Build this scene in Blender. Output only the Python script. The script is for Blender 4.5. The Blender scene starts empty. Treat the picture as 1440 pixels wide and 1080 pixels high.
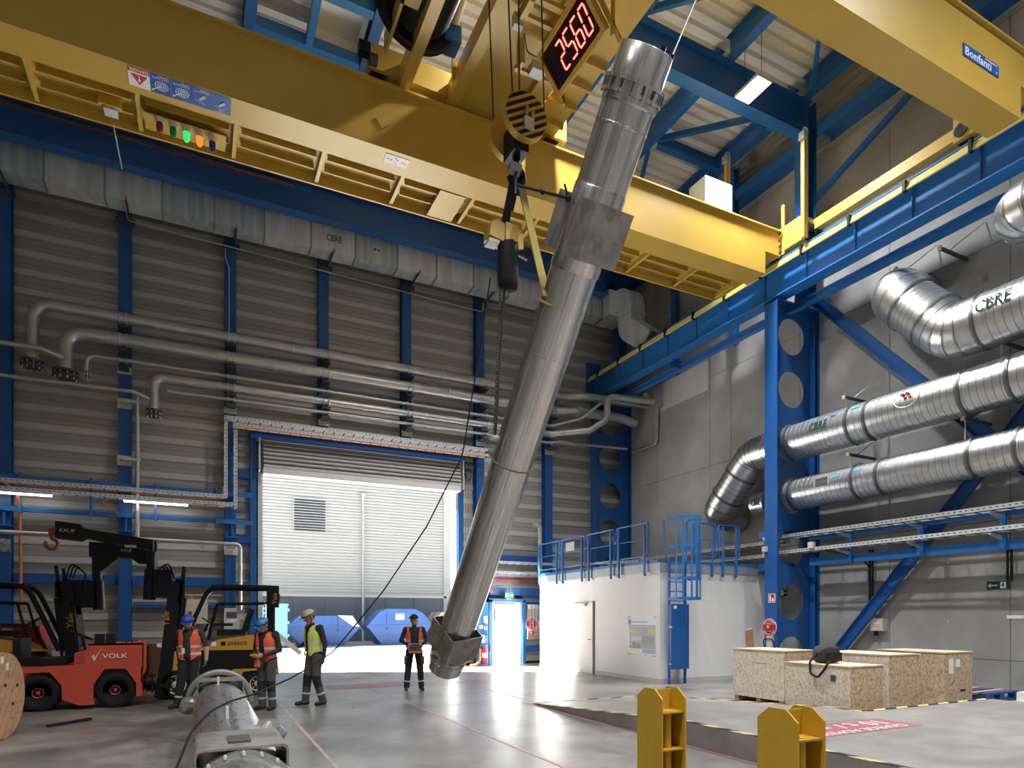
import bpy, math, random
from mathutils import Vector as V, Matrix
random.seed(7)
PI = math.pi
S = bpy.context.scene
COL = S.collection
# ------------------------------------------------------------------ camera, world, sun, exposure
cd = bpy.data.cameras.new('camera'); cam = bpy.data.objects.new('camera', cd); COL.objects.link(cam)
cd.sensor_width = 36.0; cd.lens = 22.35; cd.shift_y = 0.2273; cd.clip_end = 400
cam.location = (0, 0, 1.70); cam.rotation_euler = (PI/2, 0, -math.radians(26.15)); S.camera = cam
S.view_settings.view_transform = 'Standard'; S.view_settings.look = 'None'
S.view_settings.exposure = 0.30; S.view_settings.gamma = 1.0; S.view_settings.use_curve_mapping = False
W = bpy.data.worlds.new('sky'); S.world = W; W.use_nodes = True
wn = W.node_tree.nodes; wl = W.node_tree.links
sky = wn.new('ShaderNodeTexSky'); sky.sky_type = 'NISHITA'; sky.sun_disc = False
sky.sun_elevation = math.radians(32); sky.sun_rotation = math.radians(293); sky.dust_density = 2.0
wl.new(sky.outputs[0], wn['Background'].inputs[0]); wn['Background'].inputs[1].default_value = 0.22
sd = bpy.data.lights.new('sun', 'SUN'); sd.energy = 84.0; sd.angle = math.radians(4); sd.color = (1, .96, .9)
sun = bpy.data.objects.new('sun', sd); COL.objects.link(sun)
sun.rotation_euler = V((.78, -.33, -.53)).to_track_quat('-Z', 'Y').to_euler()
LAMP_W = 460.0                                         # power of one high-bay luminaire
LAMP_SPREAD = math.radians(128)                        # beam of its optic

# ------------------------------------------------------------------ materials
def mat(name, col, rough=.5, metal=0., var=.0, scale=4., bump=0., bscale=40., es=0., stretch=(1, 1, 1), spec=.5, rvar=0., col2=None, axis=None):
    m = bpy.data.materials.new(name); m.use_nodes = True
    n = m.node_tree.nodes; l = m.node_tree.links; b = n['Principled BSDF']
    b.inputs['Base Color'].default_value = (*col, 1); b.inputs['Roughness'].default_value = rough
    b.inputs['Metallic'].default_value = metal; b.inputs['Specular IOR Level'].default_value = spec
    if es:
        b.inputs['Emission Color'].default_value = (*col, 1); b.inputs['Emission Strength'].default_value = es
    if var or bump or rvar or col2:
        tc = n.new('ShaderNodeTexCoord'); mp = n.new('ShaderNodeMapping'); mp.inputs['Scale'].default_value = stretch
        if axis:                                            # grain that runs along a tilted axis
            mp.vector_type = 'TEXTURE'; mp.inputs['Scale'].default_value = [1/q for q in stretch]
            mp.inputs['Rotation'].default_value = V((0, 0, 1)).rotation_difference(V(axis)).to_euler()
        l.new(tc.outputs['Object'], mp.inputs[0])
    if var or rvar or col2:
        no = n.new('ShaderNodeTexNoise'); no.inputs['Scale'].default_value = scale; no.inputs['Detail'].default_value = 6
        no.inputs['Roughness'].default_value = .62
        l.new(mp.outputs[0], no.inputs[0])
        cr = n.new('ShaderNodeValToRGB'); cr.color_ramp.elements[0].position = .32; cr.color_ramp.elements[1].position = .68
        lo = col2 if col2 else tuple(c*(1-var) for c in col); hi = col if col2 else tuple(min(1, c*(1+var)) for c in col)
        cr.color_ramp.elements[0].color = (*lo, 1); cr.color_ramp.elements[1].color = (*hi, 1)
        l.new(no.outputs[0], cr.inputs[0]); l.new(cr.outputs[0], b.inputs['Base Color'])
        if rvar:
            mr = n.new('ShaderNodeMapRange'); mr.inputs[3].default_value = max(.03, rough-rvar); mr.inputs[4].default_value = rough+rvar
            l.new(no.outputs[0], mr.inputs[0]); l.new(mr.outputs[0], b.inputs['Roughness'])
    if bump:
        nb = n.new('ShaderNodeTexNoise'); nb.inputs['Scale'].default_value = bscale; nb.inputs['Detail'].default_value = 4
        l.new(mp.outputs[0], nb.inputs[0]); bu = n.new('ShaderNodeBump'); bu.inputs['Strength'].default_value = bump; bu.inputs['Distance'].default_value = .02
        l.new(nb.outputs[0], bu.inputs['Height']); l.new(bu.outputs[0], b.inputs['Normal'])
    return m
def stains(m, dark, scale, lo, hi, amt):
    """second, larger noise multiplied over the base colour: water marks, tyre dirt"""
    n = m.node_tree.nodes; l = m.node_tree.links; b = n['Principled BSDF']
    src = b.inputs['Base Color'].links[0].from_socket
    tc = n.new('ShaderNodeTexCoord'); no = n.new('ShaderNodeTexNoise'); no.inputs['Scale'].default_value = scale; no.inputs['Detail'].default_value = 8
    l.new(tc.outputs['Object'], no.inputs[0])
    cr = n.new('ShaderNodeValToRGB'); cr.color_ramp.elements[0].position = lo; cr.color_ramp.elements[1].position = hi
    cr.color_ramp.elements[0].color = (amt, amt, amt, 1); cr.color_ramp.elements[1].color = (0, 0, 0, 1)
    l.new(no.outputs[0], cr.inputs[0])
    mx = n.new('ShaderNodeMix'); mx.data_type = 'RGBA'; l.new(cr.outputs[0], mx.inputs[0]); l.new(src, mx.inputs[6]); mx.inputs[7].default_value = (*dark, 1)
    l.new(mx.outputs[2], b.inputs['Base Color']); return m
BLUE = mat('blue_paint', (.012, .095, .33), .38, 0, .07, 3)
BLUE2 = mat('blue_bright_paint', (.02, .16, .47), .38, 0, .06, 3)
YEL = mat('crane_yellow', (.53, .345, .06), .36, 0, .05, 1.2, .03, 90)
YELB = mat('bollard_yellow', (.52, .30, .015), .5, 0, .07, 5)
STEEL = stains(mat('vessel_steel', (.60, .59, .57), .26, .92, .16, 4, stretch=(5, 5, .12), rvar=.09, axis=(.02942, -.61939, .78453)), (.40, .36, .30), 1.6, .3, .5, .35)
STEELP = stains(mat('vessel_plate_steel', (.36, .34, .32), .5, .7, .2, 4, rvar=.1), (.24, .23, .21), 5, .4, .5, .8)
STEEL2 = mat('lying_vessel_steel', (.58, .58, .58), .29, .88, .16, 4, .012, 20, stretch=(5, 1.0, 5), rvar=.1)
GALV = mat('galvanised_duct', (.60, .62, .64), .33, .92, .08, 6, rvar=.06)
GALVF = mat('galvanised_flat_duct', (.70, .73, .73), .42, .35, .2, 1.7, stretch=(2.2, 1, .15), rvar=.08)
GALVR = mat('galvanised_rail', (.62, .64, .65), .45, .4, .1, 8)
INOX = mat('stainless_pipe', (.56, .55, .53), .40, .7, .12, 3, rvar=.08)
CONC = stains(mat('cast_concrete', (.355, .355, .35), .8, 0, .12, .9, .12, 30), (.235, .232, .225), .8, .35, .6, .55)
CONCL = mat('pale_concrete', (.52, .51, .49), .8, 0, .06, 2)
FLOOR = stains(mat('floor_concrete', (.24, .23, .213), .33, 0, .26, 2.2, .06, 14, rvar=.14), (.09, .086, .08), .75, .36, .56, .8)
stains(FLOOR, (.06, .058, .055), 5.5, .27, .36, .7)
RAMPC = stains(mat('ramp_concrete', (.27, .258, .24), .45, 0, .2, 2.4, .06, 25, rvar=.1), (.2, .19, .175), 1.1, .36, .55, .6)
YARD = mat('yard_asphalt', (.50, .49, .47), .85, 0, .08, 1.5)
CLAD = mat('cassette_steel', (.37, .36, .335), .42, .35, .05, .8)
CLADD = mat('wall_gap_dark', (.05, .05, .05), .8)
DECK = mat('roof_deck', (.80, .79, .75), .5, .1, .04, 2)
WHITE = mat('white_wall_paint', (.78, .78, .77), .6, 0, .02, 3)
FASC = mat('grey_fascia', (.35, .38, .42), .45, .2)
FACW = mat('silver_facade_sheet', (.42, .425, .42), .5)
FACG = mat('grey_facade_panel', (.115, .13, .15), .55, 0, .05, 2)
BLACK = mat('black_paint', (.007, .007, .008), .45, 0, .1, 5, spec=.3)
BLACKM = mat('black_matt', (.010, .010, .011), .7, spec=.3)
RUB = mat('tyre_rubber', (.008, .008, .008), .75, 0, .2, 12, spec=.3)
DGREY = mat('dark_grey', (.07, .07, .075), .6)
LGREY = mat('light_grey', (.55, .55, .54), .5)
CREAM = mat('cream_plastic', (.62, .58, .47), .5)
RED = mat('signal_red', (.45, .025, .03), .45)
TRED = mat('tractor_red', (.50, .065, .03), .45, 0, .06, 6)
ORNG = mat('orange_cable', (.75, .19, .04), .55)
PAINTR = mat('floor_red_paint', (.36, .13, .15), .5, 0, .25, 9)
PAINTL = mat('floor_line_paint', (.47, .33, .34), .55, 0, .3, 7)
HAZY = mat('hazard_yellow', (.62, .50, .18), .6, 0, .15, 9)
HAZB = mat('hazard_black', (.02, .02, .022), .6, 0, .2, 9)
FYEL = mat('forklift_yellow', (.58, .30, .03), .42, 0, .05, 5)
def osb(name, a, b, c):
    m = mat(name, a, .75); n = m.node_tree.nodes; l = m.node_tree.links; bs = n['Principled BSDF']
    tc = n.new('ShaderNodeTexCoord'); nz = n.new('ShaderNodeTexNoise'); nz.inputs['Scale'].default_value = 5
    mp = n.new('ShaderNodeMapping'); mp.inputs['Scale'].default_value = (1, 1, .55); mp.inputs['Rotation'].default_value = (.5, .4, .3); l.new(tc.outputs['Object'], mp.inputs[0])
    mx = n.new('ShaderNodeMix'); mx.data_type = 'VECTOR'; mx.inputs[0].default_value = .12; l.new(mp.outputs[0], mx.inputs[4]); l.new(tc.outputs['Object'], nz.inputs[0]); l.new(nz.outputs[1], mx.inputs[5])
    vo = n.new('ShaderNodeTexVoronoi'); vo.inputs['Scale'].default_value = 58; l.new(mx.outputs[1], vo.inputs[0])
    cr = n.new('ShaderNodeValToRGB'); e = cr.color_ramp.elements; e[0].color = (*c, 1); e[0].position = .08; e[1].color = (*a, 1); e[1].position = .8; k = e.new(.35); k.color = (*b, 1)
    sp = n.new('ShaderNodeSeparateColor'); l.new(vo.outputs['Color'], sp.inputs[0]); l.new(sp.outputs[0], cr.inputs[0]); l.new(cr.outputs[0], bs.inputs['Base Color'])
    bu = n.new('ShaderNodeBump'); bu.inputs['Strength'].default_value = .2; bu.inputs['Distance'].default_value = .01; l.new(vo.outputs['Distance'], bu.inputs['Height']); l.new(bu.outputs[0], bs.inputs['Normal']); return m
OSB = osb('osb_board', (.60, .46, .31), (.50, .36, .22), (.34, .22, .12))
OSB_LIT = osb('osb_board_lit', (.72, .63, .53), (.64, .54, .43), (.50, .38, .26))  # same board, light on the crates' left side put into a paler colour
PLY = mat('ply_top', (.62, .50, .36), .7, 0, .1, 4, stretch=(6, .6, 1))
WOOD = stains(mat('drum_wood', (.50, .28, .15), .7, 0, .2, 5, .1, 40, stretch=(1, .3, 4)), (.08, .045, .03), 7, .30, .36, .9)
SKIPB = mat('skip_blue', (.012, .075, .27), .45, 0, .15, 2)
SKIPC = mat('bin_cyan', (.10, .27, .38), .45, 0, .05, 2)
RUST = mat('rusted_white', (.44, .42, .40), .6, 0, 0, 1.6, col2=(.25, .09, .05))
GREEN = mat('green_letters', (.01, .14, .09), .5)
SIGNB = mat('sign_blue', (.01, .09, .38), .4)
SIGNG = mat('sign_green', (.01, .22, .14), .4)
SIGNW = mat('sign_white', (.82, .82, .82), .45)
LED = mat('led_red', (1., .10, .06), .5, es=5.5)
DISP = mat('display_glass', (.022, .008, .012), .25)
LAMP = mat('lamp_diffuser', (1, .985, .95), .5, es=14)
TUBE = mat('tube_diffuser', (1, .97, .92), .5, es=9)
SKIN = mat('skin', (.50, .27, .19), .55, 0, .05, 20)
WIN = mat('poster_photo_paper', (.5, .52, .6), .35)

# ------------------------------------------------------------------ geometry builder
class G:
    def __init__(s): s.v = []; s.f = []; s.m = []; s.sm = []
    def add(s, vs, fs, mi=0, sm=False):
        o = len(s.v); s.v += [tuple(p) for p in vs]
        for f in fs: s.f.append(tuple(i+o for i in f)); s.m.append(mi); s.sm.append(sm)
        return s
    def box(s, x0, x1, y0, y1, z0, z1, mi=0):
        p = [(x, y, z) for z in (z0, z1) for y in (y0, y1) for x in (x0, x1)]
        return s.add(p, [(0, 2, 3, 1), (4, 5, 7, 6), (0, 1, 5, 4), (2, 6, 7, 3), (0, 4, 6, 2), (1, 3, 7, 5)], mi)
    def beam(s, p, q, w, h, up=(0, 0, 1), mi=0):
        p = V(p); q = V(q); d = (q-p).normalized(); sd = d.cross(V(up))
        if sd.length < 1e-6: sd = d.cross(V((1, 0, 0)))
        sd.normalize(); u = sd.cross(d).normalized()
        vs = [a + sd*(x*w/2) + u*(z*h/2) for a in (p, q) for z in (-1, 1) for x in (-1, 1)]
        return s.add(vs, [(0, 2, 3, 1), (4, 5, 7, 6), (0, 1, 5, 4), (2, 6, 7, 3), (0, 4, 6, 2), (1, 3, 7, 5)], mi)
    def ibeam(s, p, q, h, b, tw=.012, tf=.02, up=(0, 0, 1), mi=0):
        p = V(p); q = V(q); d = (q-p).normalized(); sd = d.cross(V(up)).normalized(); u = sd.cross(d).normalized()
        s.beam(p, q, tw, h-2*tf, u, mi)
        for k in (-1, 1): s.beam(p+u*(k*(h-tf)/2), q+u*(k*(h-tf)/2), b, tf, u, mi)
        return s
    def cyl(s, p, q, r, r2=None, n=16, cap=True, mi=0, sm=True):
        p = V(p); q = V(q); r2 = r if r2 is None else r2
        d = (q-p).normalized(); a = d.orthogonal().normalized(); b = d.cross(a)
        ra = [p+(a*math.cos(2*PI*i/n)+b*math.sin(2*PI*i/n))*r for i in range(n)]
        rb = [q+(a*math.cos(2*PI*i/n)+b*math.sin(2*PI*i/n))*r2 for i in range(n)]
        s.add(ra+rb, [(i, (i+1) % n, n+(i+1) % n, n+i) for i in range(n)], mi, sm)
        if cap:
            s.add(ra, [tuple(range(n))[::-1]], mi); s.add(rb, [tuple(range(n))], mi)
        return s
    def tube(s, path, r, n=10, cap=True, mi=0):
        P = [V(p) for p in path]; R = r if isinstance(r, (list, tuple)) else [r]*len(P)
        t = (P[1]-P[0]).normalized(); a = t.orthogonal().normalized(); vs = []
        for i, p in enumerate(P):
            nt = ((P[min(i+1, len(P)-1)]-p).normalized() + (p-P[max(i-1, 0)]).normalized())
            nt = nt.normalized() if nt.length > 1e-6 else t
            a = t.rotation_difference(nt) @ a; t = nt; a = (a-t*a.dot(t)).normalized(); b = t.cross(a)
            vs += [p+(a*math.cos(2*PI*k/n)+b*math.sin(2*PI*k/n))*R[i] for k in range(n)]
        fs = [(i*n+k, i*n+(k+1) % n, (i+1)*n+(k+1) % n, (i+1)*n+k) for i in range(len(P)-1) for k in range(n)]
        s.add(vs, fs, mi, True)
        if cap:
            s.add(vs[:n], [tuple(range(n))[::-1]], mi); s.add(vs[-n:], [tuple(range(n))], mi)
        return s
    def prism(s, poly, vec, mi=0):
        n = len(poly); A = [V(p) for p in poly]; B = [p+V(vec) for p in A]
        s.add(A+B, [tuple(range(n))[::-1], tuple(range(n, 2*n))] + [(i, (i+1) % n, n+(i+1) % n, n+i) for i in range(n)], mi)
        return s
    def sph(s, c, r, n=14, m=9, mi=0, z0=-1., z1=1.):
        c = V(c); r = (r, r, r) if not isinstance(r, (tuple, list)) else r
        vs = []
        for j in range(m+1):
            z = z0+(z1-z0)*j/m; th = math.asin(max(-1, min(1, math.sin(PI/2*z)))); ct = math.cos(th)
            vs += [c+V((r[0]*ct*math.cos(2*PI*i/n), r[1]*ct*math.sin(2*PI*i/n), r[2]*math.sin(th))) for i in range(n)]
        fs = [(j*n+i, j*n+(i+1) % n, (j+1)*n+(i+1) % n, (j+1)*n+i) for j in range(m) for i in range(n)]
        return s.add(vs, fs, mi, True)
    def lathe(s, p, d, prof, n=20, mi=0, sm=True):
        p = V(p); d = V(d).normalized(); a = d.orthogonal().normalized(); b = d.cross(a); vs = []
        for t, r in prof: vs += [p+d*t+(a*math.cos(2*PI*i/n)+b*math.sin(2*PI*i/n))*r for i in range(n)]
        fs = [(j*n+i, j*n+(i+1) % n, (j+1)*n+(i+1) % n, (j+1)*n+i) for j in range(len(prof)-1) for i in range(n)]
        return s.add(vs, fs, mi, sm)
    def grid(s, rows, mi=0, sm=False, close=False):
        n = len(rows[0]); vs = [p for r in rows for p in r]
        kk = n if close else n-1
        return s.add(vs, [(j*n+i, j*n+(i+1) % n, (j+1)*n+(i+1) % n, (j+1)*n+i) for j in range(len(rows)-1) for i in range(kk)], mi, sm)
    def mesh(s, name, mats, off=(0, 0, 0)):
        me = bpy.data.meshes.new(name); ox, oy, oz = off
        me.from_pydata([(x-ox, y-oy, z-oz) for x, y, z in s.v], [], s.f)
        for k in (mats if isinstance(mats, (list, tuple)) else [mats]): me.materials.append(k)
        me.polygons.foreach_set('material_index', s.m); me.polygons.foreach_set('use_smooth', s.sm); me.update()
        return me
    def build(s, name, mats, parent=None, off=None):
        """parts are drawn in world coordinates; the parent's place is taken off (parents carry no turn while building)"""
        if off is None: off = parent.matrix_world.translation if parent and False else wpos(parent)
        o = bpy.data.objects.new(name, s.mesh(name, mats, off)); COL.objects.link(o)
        if parent: o.parent = parent
        return o
    def own(s, name, mats, loc):
        o = bpy.data.objects.new(name, s.mesh(name, mats, loc)); COL.objects.link(o); o.location = loc
        return o
def wpos(o):
    p = V((0, 0, 0))
    while o: p += o.location; o = o.parent
    return p
def tag(o, label, cat, group=None, kind=None):
    o['label'] = label; o['category'] = cat
    if group: o['group'] = group
    if kind: o['kind'] = kind
    return o
def thing(name, label, cat, loc=(0, 0, 0), group=None, kind=None):
    o = bpy.data.objects.new(name, None); COL.objects.link(o); o.location = loc; o.empty_display_size = .1
    return tag(o, label, cat, group, kind)
def inst(name, me, parent, loc):
    """a further piece that shares a mesh; loc in world coordinates"""
    o = bpy.data.objects.new(name, me); COL.objects.link(o)
    if parent: o.parent = parent
    o.location = V(loc)-wpos(parent); return o
def dup(t, loc, rotz=None, label=None, scale=None):
    def cp(o, par):
        c = o.copy(); COL.objects.link(c)
        if par: c.parent = par
        for ch in list(o.children): cp(ch, c)
        return c
    c = cp(t, None); c.location = loc
    if rotz is not None: c.rotation_euler[2] = rotz
    if label: c['label'] = label
    return c
def fillet(pts, rad, n=6):
    P = [V(p) for p in pts]; out = [P[0]]
    for i in range(1, len(P)-1):
        a = P[i-1]-P[i]; b = P[i+1]-P[i]; r = rad[i-1] if isinstance(rad, (list, tuple)) else rad
        ang = a.angle(b); t = min(r/math.tan(ang/2), a.length*.49, b.length*.49) if ang < PI-.01 else 0
        if t < 1e-4: out.append(P[i]); continue
        p0 = P[i]+a.normalized()*t; p1 = P[i]+b.normalized()*t
        for k in range(n+1):
            u = k/n; out.append(p0*(1-u)**2+P[i]*2*u*(1-u)+p1*u*u)
    out.append(P[-1]); return out
def text(s, c, right, up, w, h, m, parent, name='lettering', depth=.004, bold=0.):
    cu = bpy.data.curves.new('t', 'FONT'); cu.body = s; cu.extrude = .01; cu.resolution_u = 2; cu.offset = bold
    to = bpy.data.objects.new('t', cu); COL.objects.link(to)
    me = bpy.data.meshes.new_from_object(to.evaluated_get(bpy.context.evaluated_depsgraph_get()))
    bpy.data.objects.remove(to); bpy.data.curves.remove(cu)
    xs = [v.co.x for v in me.vertices]; ys = [v.co.y for v in me.vertices]
    R = V(right).normalized(); U = V(up).normalized(); N = R.cross(U)
    cx = (max(xs)+min(xs))/2; cy = (max(ys)+min(ys))/2; kx = w/(max(xs)-min(xs)); ky = h/(max(ys)-min(ys)) if h else kx
    base = V(c)-wpos(parent)
    for v in me.vertices: v.co = base+R*((v.co.x-cx)*kx)+U*((v.co.y-cy)*ky)+N*(v.co.z/.01*depth)
    me.materials.clear(); me.materials.append(m); me.name = name
    o = bpy.data.objects.new(name, me); COL.objects.link(o); o.parent = parent; return o
LAMPS = [(6.3, 10.85, 680), (11.6, 2.0, 360), (6.3, 2.0, 330), (1.0, 2.0, 380), (-4.3, 2.0, 420), (6.3, -4, 300)]
# ================================================================== SETTING
def struct(name, g, m, label=None, cat='structure'):
    o = g.own(name, m, (0, 0, 0)); o['kind'] = 'structure'
    if label: o['label'] = label; o['category'] = cat
    return o
floor = struct('floor', G().box(-10.2, 15.1, -7.2, 20.7, -.25, 0), FLOOR, 'grey polished concrete hall floor with worn red lines', 'floor')
yard = struct('ground', G().box(-40, 60, 20.7, 60, -.3, -.01), YARD, 'pale sunlit yard paving outside the open roller door', 'ground')
def strip(x0, x1, y0, y1, m, par=floor, z=.003, name='floor_line'):
    return G().box(x0, x1, y0, y1, z-.003, z, 0).build(name, m, par)
strip(1.36, 1.41, 3, 18.6, PAINTL); strip(3.67, 3.72, 3, 19.9, PAINTL); strip(5.99, 6.03, 11.1, 19.5, PAINTL)
strip(5.72, 5.78, 1, 11.2, PAINTR); strip(-2, 8.6, 20.05, 20.15, HAZY)
fp = strip(2.7, 4.75, 15.15, 16.1, PAINTR, name='painted_panel', z=.005)
text('CHARGE ADMISSIBLE 10 t', (3.72, 15.65, .007), (-1, 0, 0), (0, -1, 0), 1.8, .5, PAINTL, floor, depth=.001)
# ---- ramp with hazard edging
ramp = thing('ramp', 'low concrete ramp platform with black and yellow edge strips', 'ramp', (5.82, 5, 0), kind='structure')
RZ = lambda y: .3 if y < 6.6 else max(0, .3*(11.1-y)/4.5)
G().prism([(5.82, 11.1, 0), (5.82, 6.6, .3), (5.82, -3, .3), (5.82, -3, 0)], (3, 0, 0)).build('ramp_slab', RAMPC, ramp)
G().box(8.82, 12.2, -3, 6.2, 0, .3).build('ramp_slab', RAMPC, ramp)
def hazard(p, q, wv, n, k0=0):
    p = V(p); q = V(q); wv = V(wv); sk = (q-p)/n*.45
    for i in range(n):
        a = p+(q-p)*(i/n); b = p+(q-p)*((i+1)/n); u = V((0, 0, .005))
        G().prism([a+u*.2, b+u*.2, b+wv+sk+u*.2, a+wv+sk+u*.2], u).build('hazard_stripe', HAZY if (i+k0) % 2 else HAZB, ramp)
hazard((5.82, 10.9, .013), (5.82, 6.6, .3), (.09, 0, 0), 16); hazard((5.82, 6.6, .3), (5.82, 2.4, .3), (.09, 0, 0), 16)
hazard((8.73, 11, .007), (8.73, 6.6, .3), (.09, 0, 0), 16); hazard((8.73, 6.6, .3), (8.73, 6.12, .3), (.09, 0, 0), 2)
hazard((8.73, 6.11, .3), (12.2, 6.11, .3), (0, .09, 0), 13); hazard((12.11, 6.1, .3), (12.11, 3.5, .3), (.09, 0, 0), 10)
hazard((5.9, 10.95, .006), (8.8, 10.95, .006), (0, .09, .0), 10)
G().box(6.15, 8.36, 5.02, 5.62, .3, .304).build('painted_panel', PAINTR, ramp)
text('CHARGE ADMISSIBLE', (7.2, 5.14, .305), (-1, 0, 0), (0, -1, 0), 2.0, .14, SIGNW, ramp, depth=.001)
text('10 t / m2', (7.35, 5.42, .305), (-1, 0, 0), (0, -1, 0), 1.5, .26, SIGNW, ramp, depth=.001)
# ---- back wall: backing, cassette panels between the columns
wb = thing('wall_back', 'grey horizontal metal cassette wall between blue columns', 'wall', (0, 20.5, 0), kind='structure')
g = G(); g.box(-10, 1.55, 20.56, 20.75, 0, 16.2).box(1.55, 7.95, 20.56, 20.75, 6.05, 16.2).box(7.95, 9.2, 20.56, 20.75, 0, 16.2)
g.box(9.2, 10.4, 20.56, 20.75, 2.22, 16.2).box(10.4, 15.1, 20.56, 20.75, 0, 16.2); g.build('wall_backing', CLADD, wb)
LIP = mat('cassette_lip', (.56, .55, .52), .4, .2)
def cassette(w):
    """tray 0.5 m high: two lips at the joint, two shallow grooves"""
    pr = [(0, .0), (0, -.012), (.006, -.025), (.016, -.025), (.02, -.002), (.03, -.002), (.034, -.025), (.044, -.025), (.05, 0), (.2, 0), (.204, .01), (.21, 0), (.34, 0), (.344, .01), (.35, 0), (.496, 0)]
    g = G()
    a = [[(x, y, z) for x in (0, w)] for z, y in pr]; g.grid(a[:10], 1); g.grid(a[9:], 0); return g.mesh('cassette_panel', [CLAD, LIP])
cols = [-9.76, -7.12, -4.48, -1.84, .80, 3.44, 6.08, 8.70, 11.42, 14.95]
for a, b in zip(cols[:-1], cols[1:]):
    if b < -4.5: continue
    segs = {}
    for k in range(32):
        z = k*.5+.1-.5 if False else k*.5
        iv = [(a+.01, b-.01)]
        holes = []
        if z < 6.8: holes.append((1.45, 8.05))
        if z < 2.2: holes.append((9.05, 10.5))
        for h0, h1 in holes:
            nv = []
            for u0, u1 in iv:
                if h1 <= u0 or h0 >= u1: nv.append((u0, u1)); continue
                if h0 > u0+.1: nv.append((u0, h0))
                if h1 < u1-.1: nv.append((h1, u1))
            iv = nv
        for u0, u1 in iv:
            key = round(u1-u0, 3)
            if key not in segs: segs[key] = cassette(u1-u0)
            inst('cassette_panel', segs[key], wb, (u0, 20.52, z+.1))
# blue columns of the back wall
for i, x in enumerate(cols[1:-1]):
    z0 = 7.46 if x in (3.44, 6.08) else 0
    g = G().ibeam((x, 20.35, z0), (x, 20.35, 15.6), .3, .3, .012, .018, (0, 1, 0))
    if i < 1: continue
    struct('column', g, BLUE, ['', 'blue steel column at the picture edge beside the orange cables', 'blue steel column behind the red tow tractor',
           'blue steel column with two vertical cable trays beside the door', 'blue upper column above the roller door nearer the tractor',
           'blue upper column above the middle of the roller door', 'blue steel column just past the right door jamb',
           'blue steel column behind the wire-thin pipe end near the corner'][i], 'column')
# cellular columns that carry the crane runway
def cellweb(g, x0, x1, y, t, zc, r, z0, z1, mi=0):
    n = 32; cx = (x0+x1)/2; bounds = [z0]+[(a+b)/2 for a, b in zip(zc[:-1], zc[1:])]+[z1]
    for k, c in enumerate(zc):
        lo, hi = bounds[k], bounds[k+1]; inn = []; out = []
        for i in range(n):
            an = 2*PI*(i+.5)/n; ca, sa = math.cos(an), math.sin(an); inn.append((cx+r*ca, c+r*sa))
            sx = ((x1-cx) if ca > 0 else (cx-x0))/abs(ca); sz = ((hi-c) if sa > 0 else (c-lo))/abs(sa); q = min(sx, sz)
            out.append((cx+q*ca, c+q*sa))
        for yy, fl in ((y-t/2, 1), (y+t/2, 0)):
            vs = [(a, yy, b) for a, b in inn]+[(a, yy, b) for a, b in out]
            f = [(i, (i+1) % n, n+(i+1) % n, n+i) for i in range(n)]
            g.add(vs, f if fl else [q[::-1] for q in f], mi)
            for cxx, czz in ((x0, lo), (x1, lo), (x1, hi), (x0, hi)):     # corner wedges
                js = sorted(range(n), key=lambda i: (out[i][0]-cxx)**2+(out[i][1]-czz)**2)[:2]
                g.add([(cxx, yy, czz), (out[js[0]][0], yy, out[js[0]][1]), (out[js[1]][0], yy, out[js[1]][1])], [(0, 1, 2)], mi)
        vs = [(a, yy, b) for yy in (y-t/2, y+t/2) for a, b in inn]
        g.add(vs, [(i, n+i, n+(i+1) % n, (i+1) % n) for i in range(n)], mi, True)
HOLES = [.7, 2.1, 3.5, 4.9, 6.3, 7.7, 9.1]
for (y, lab) in ((11.85, 'big blue cellular column with round holes carrying the crane runway'), (20.12, 'blue cellular column with round holes standing in the far hall corner')):
    g = G(); cellweb(g, 13.32, 14.76, y, .02, HOLES, .478, 0, 9.86); g.box(14.76, 14.9, y-.01, y+.01, 0, 9.86)
    g.box(13.3, 13.32, y-.2, y+.2, 0, 9.9).box(14.86, 14.9, y-.2, y+.2, 0, 9.9).box(13.3, 14.9, y-.2, y+.2, 9.86, 9.9)
    g.box(14.73, 14.75, y-.18, y+.18, 0, 9.86)
    struct('column', g, BLUE, lab, 'column')
    g = G().ibeam((14.35, y-.2, 9.9), (14.35, y-.2, 15.2), .34, .4, .014, .02, (1, 0, 0))
    struct('column', g, BLUE, lab.replace('big blue cellular column with round holes', 'slim blue upper column above the runway,') if y < 15 else 'slim blue upper column in the far corner above the crane runway', 'column')
for y in (14.24, 16.9): struct('column', G().ibeam((14.45, y, 9.9), (14.45, y, 15.2), .2, .2, .012, .018, (1, 0, 0)), BLUE, 'narrow dark blue wall post above the crane runway', 'column')['group'] = 'narrow wall posts above the runway'
# ---- right wall: cast concrete panels, corrugated sheet on top
wr = thing('wall_right', 'grey cast concrete panel wall with dark joints', 'wall', (14.9, 8, 0), kind='structure')
G().box(14.97, 15.2, -7, 20.7, 0, 16.2).build('wall_backing', CLADD, wr)
yb = [20.56, 18.36, 15.74, 14.82, 12.27, 9.73, 7.19, 4.65, 2.1, -.5, -3, -7]; zb = [0, .8, 3.7, 6.6, 9.5, 12.4, 14.0]
for a, b in zip(yb[1:], yb[:-1]):
    for c, d in zip(zb[:-1], zb[1:]):
        G().box(14.9, 14.97, a+.007, b-.007, c+.006, d-.006).build('concrete_panel', CONC, wr)
G().box(14.885, 14.9, 15.8, 18.3, 9.1, 10.07).build('lit_recess_panel', CONCL, wr)  # bright light in a wall recess, put into the colour of a flat panel
for y in (19.4, 17, 13.5, 11, 8.4, 6.1):
    for z in (1.6, 2.9, 4.5, 7.4, 8.7): G().cyl((14.89, y, z), (14.9, y, z), .022, n=10).build('tie_hole_plug', CONCL, wr)
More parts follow.
